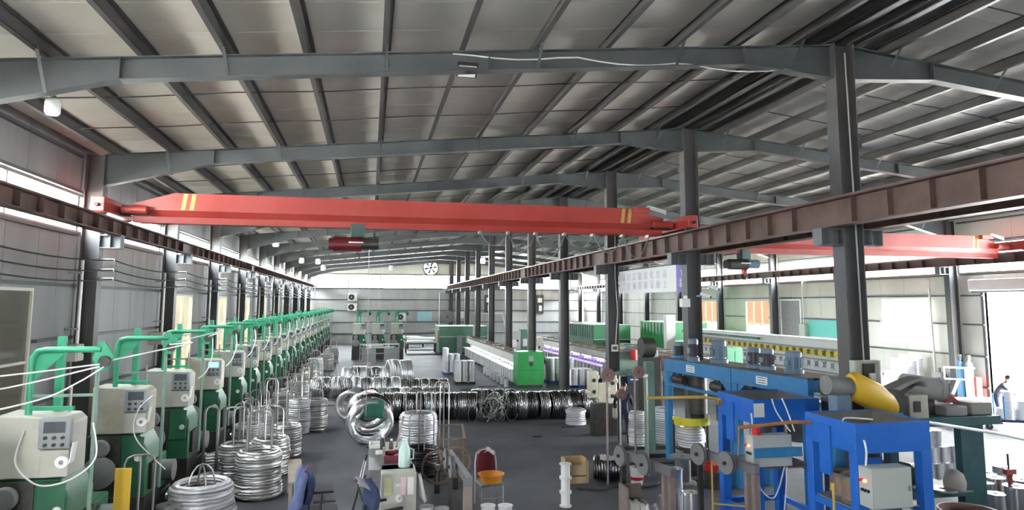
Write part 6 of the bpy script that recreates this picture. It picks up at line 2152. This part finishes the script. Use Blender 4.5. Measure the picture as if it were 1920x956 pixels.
# ------------------------------------------------------------------ people
def person(label, loc, rz, joints, m_top, m_leg, m_skin, m_hair, m_shoe, scale=1.):
    """joints: dict name -> (x,y,z); one skin surface with fingers"""
    J = joints
    V, E, Rr, tagv = [], [], [], []

    def v(p, r, t):
        V.append(Vector(p) * scale)
        Rr.append(r * scale)
        tagv.append(t)
        return len(V) - 1

    def e(a, b):
        E.append((a, b))
    pel = v(J['pelvis'], .135, 'leg')
    wst = v(J['waist'], .125, 'top')
    e(pel, wst)
    chs = v(J['chest'], .155, 'top')
    e(wst, chs)
    nek = v(J['neck'], .055, 'skin')
    e(chs, nek)
    hd0 = v(J['head0'], .075, 'skin')
    e(nek, hd0)
    hd1 = v(J['head1'], .092, 'skin')
    e(hd0, hd1)
    hd2 = v(J['head2'], .07, 'skin')
    e(hd1, hd2)
    f = Vector(J['face']).normalized()
    no = v(Vector(J['head0']) * .4 + Vector(J['head1']) * .6 + f * .105, .014, 'skin')
    e(hd1, no)
    for s in ('L', 'R'):
        sh = v(J['sh' + s], .068, 'top')
        e(chs, sh)
        el = v(J['el' + s], .048, 'top')
        e(sh, el)
        wr = v(J['wr' + s], .032, 'skin')
        e(el, wr)
        w, d = Vector(J['wr' + s]), (Vector(J['wr' + s]) - Vector(J['el' + s])).normalized()
        side = d.cross(Vector((0, 0, 1)) if abs(d.z) < .9 else f).normalized()
        pm = v(w + d * .07, .034, 'skin')
        e(wr, pm)
        for q, ln in ((-1.5, .07), (-.5, .085), (.5, .08), (1.5, .06)):
            a = v(w + d * .115 + side * q * .019, .0095, 'skin')
            b = v(w + d * (.115 + ln * .55) + side * q * .021 + f * .012, .009, 'skin')
            c = v(w + d * (.115 + ln * .9) + side * q * .021 + f * .03, .008, 'skin')
            e(pm, a)
            e(a, b)
            e(b, c)
        t0 = v(w + d * .05 + f * .035, .011, 'skin')
        t1 = v(w + d * .095 + f * .055, .009, 'skin')
        e(pm, t0)
        e(t0, t1)
        hp = v(J['hp' + s], .095, 'leg')
        e(pel, hp)
        kn = v(J['kn' + s], .065, 'leg')
        e(hp, kn)
        an = v(J['an' + s], .045, 'leg')
        e(kn, an)
        hl = v(Vector(J['an' + s]) * 1 + Vector((0, 0, -.05)) + f * .02, .042, 'shoe')
        e(an, hl)
        fx = Vector((f.x, f.y, 0)).normalized()
        to = v(Vector((J['an' + s][0], J['an' + s][1], .035)) + fx * .17, .034, 'shoe')
        e(hl, to)
    me = bpy.data.meshes.new('body')
    me.from_pydata(V, E, [])
    o_ = bpy.data.objects.new('body_skin', me)
    col.objects.link(o_)
    sk = o_.modifiers.new('skin', 'SKIN')
    sk.use_smooth_shade = True
    for i, sv in enumerate(me.skin_vertices[0].data):
        sv.radius = (Rr[i], Rr[i])
        sv.use_root = (i == 0)
    sb = o_.modifiers.new('sub', 'SUBSURF')
    sb.levels = sb.render_levels = 2
    dg = bpy.context.evaluated_depsgraph_get()
    nm = bpy.data.meshes.new_from_object(o_.evaluated_get(dg))
    bpy.data.objects.remove(o_)
    root = thing('person', label, 'person', loc, rz)
    nm.materials.clear()
    for m in (m_top, m_leg, m_skin, m_shoe):
        nm.materials.append(m)
    idx = {'top': 0, 'leg': 1, 'skin': 2, 'shoe': 3}
    segs = [(V[a], V[b], tagv[b] if tagv[b] != 'leg' or tagv[a] == 'leg' else tagv[a]) for a, b in E]
    for p in nm.polygons:
        c = p.center
        best, bt = 9, 'top'
        for a, b, t in segs:
            ab = b - a
            u = max(0, min(1, (c - a).dot(ab) / max(ab.length_squared, 1e-9)))
            dd = (c - (a + ab * u)).length
            if dd < best:
                best, bt = dd, t
                if t == 'skin' and (b - V[chs]).length < .25 and u < .45:
                    bt = 'top'
                elif t == 'skin' and u < .7 and (tagv[V.index(a)] == 'top'):
                    bt = 'top'
        p.material_index = idx[bt]
    body = bpy.data.objects.new('body', nm)
    col.objects.link(body)
    body.parent = root
    # hair, eyes, ears
    h1, h2 = Vector(J['head1']) * scale, Vector(J['head2']) * scale
    ax = (h2 - Vector(J['head0']) * scale).normalized()
    hb = MB()
    nn, mm = 16, 7
    sidev = ax.cross(f).normalized()
    fw = sidev.cross(ax).normalized()
    if fw.dot(f) < 0:
        fw = -fw
    q = []
    for i in range(mm + 1):
        t = i / mm * 1.75
        for k_ in range(nn):
            a = 2 * math.pi * k_ / nn
            front = max(0, math.cos(a))
            tt = t * (1 - .38 * front)
            r = .108 * scale
            q.append(h1 + ax * (.035 * scale + math.cos(tt) * r * 1.05) + (fw * math.cos(a) + sidev * math.sin(a)) * math.sin(tt) * r * .98)
    fs = [(i * nn + k_, i * nn + (k_ + 1) % nn, (i + 1) * nn + (k_ + 1) % nn, (i + 1) * nn + k_) for i in range(mm) for k_ in range(nn)]
    hb.add(q, fs)
    hb.build('hair', m_hair, root)
    c0 = Vector(J['head0']) * scale * .35 + h1 * .65
    for s in (-1, 1):
        MB().lathe([(.001, -.010), (.009, -.006), (.009, .006), (.001, .010)], 10, 'z', tuple(c0 + fw * .088 * scale + sidev * s * .034 + ax * .03)).build('eye', M_black, root)
        MB().lathe([(.001, -.03), (.014, -.015), (.016, .01), (.001, .03)], 10, 'z', tuple(c0 + sidev * s * .095 * scale)).build('ear', m_skin, root)
    MB().cbox(tuple(c0 + fw * .087 * scale - ax * .055), (.04, .012, .010), Matrix.Rotation(math.atan2(fw.y, fw.x) - math.pi / 2, 3, 'Z')).build('mouth', mat('lip', (.3, .1, .08), .5), root)
    return root


M_skin = mat('skin', (.42, .24, .17), .5)
M_hair = mat('black_hair', (.015, .013, .012), .5)
M_shoe = mat('dark_shoe', (.02, .02, .022), .5)
M_navyw = mat('navy_workwear', (.022, .026, .055), .8)
M_greyw = mat('grey_workwear', (.06, .065, .08), .8)
M_navyt = mat('navy_trousers', (.03, .03, .075), .8)
# standing man seen from behind, working at the blue machine; local +y is his front
JS = dict(pelvis=(0, 0, .95), waist=(0, .02, 1.10), chest=(0, .05, 1.32), neck=(0, .09, 1.47), head0=(0, .12, 1.53), head1=(0, .14, 1.61), head2=(0, .14, 1.67), face=(0, 1, -.25),
          shL=(-.19, .05, 1.38), elL=(-.27, .07, 1.12), wrL=(-.24, .22, .93), shR=(.19, .05, 1.38), elR=(.25, .16, 1.13), wrR=(.18, .38, 1.08),
          hpL=(-.09, 0, .90), knL=(-.11, .03, .49), anL=(-.12, .0, .085), hpR=(.09, 0, .90), knR=(.12, .05, .49), anR=(.14, .0, .085))
person('man in dark navy workwear standing with his back turned beside the old blue machine', (7.45, 19.3, 0), -.5, JS, M_navyw, M_navyw, M_skin, M_hair, M_shoe)
cloth('white_cloth', lambda u, v: (7.10 + .16 * u, 19.30 + .04 * math.sin(6 * u) - .02 * v, 1.02 - .30 * v + .02 * math.sin(9 * u)), 8, 8, M_rustcream, 'pale cloth held in the left hand of the man in navy', 'cloth')
# man by the door leaning over the trolley
JD = dict(pelvis=(0, 0, .93), waist=(.0, .06, 1.07), chest=(.02, .20, 1.27), neck=(.04, .30, 1.40), head0=(.05, .34, 1.46), head1=(.06, .37, 1.54), head2=(.06, .37, 1.60), face=(.1, 1, -.4),
          shL=(-.17, .20, 1.33), elL=(-.27, .34, 1.10), wrL=(-.18, .52, 1.0), shR=(.21, .19, 1.32), elR=(.33, .38, 1.12), wrR=(.34, .60, 1.05),
          hpL=(-.09, 0, .88), knL=(-.12, .05, .48), anL=(-.13, -.02, .085), hpR=(.09, 0, .88), knR=(.12, .06, .48), anR=(.14, .0, .085))
person('man in dark grey shirt and navy trousers leaning over the trolley by the bright door', (21.5, 19.95, 0), math.pi + .75, JD, M_greyw, M_navyt, M_skin, M_hair, M_shoe)
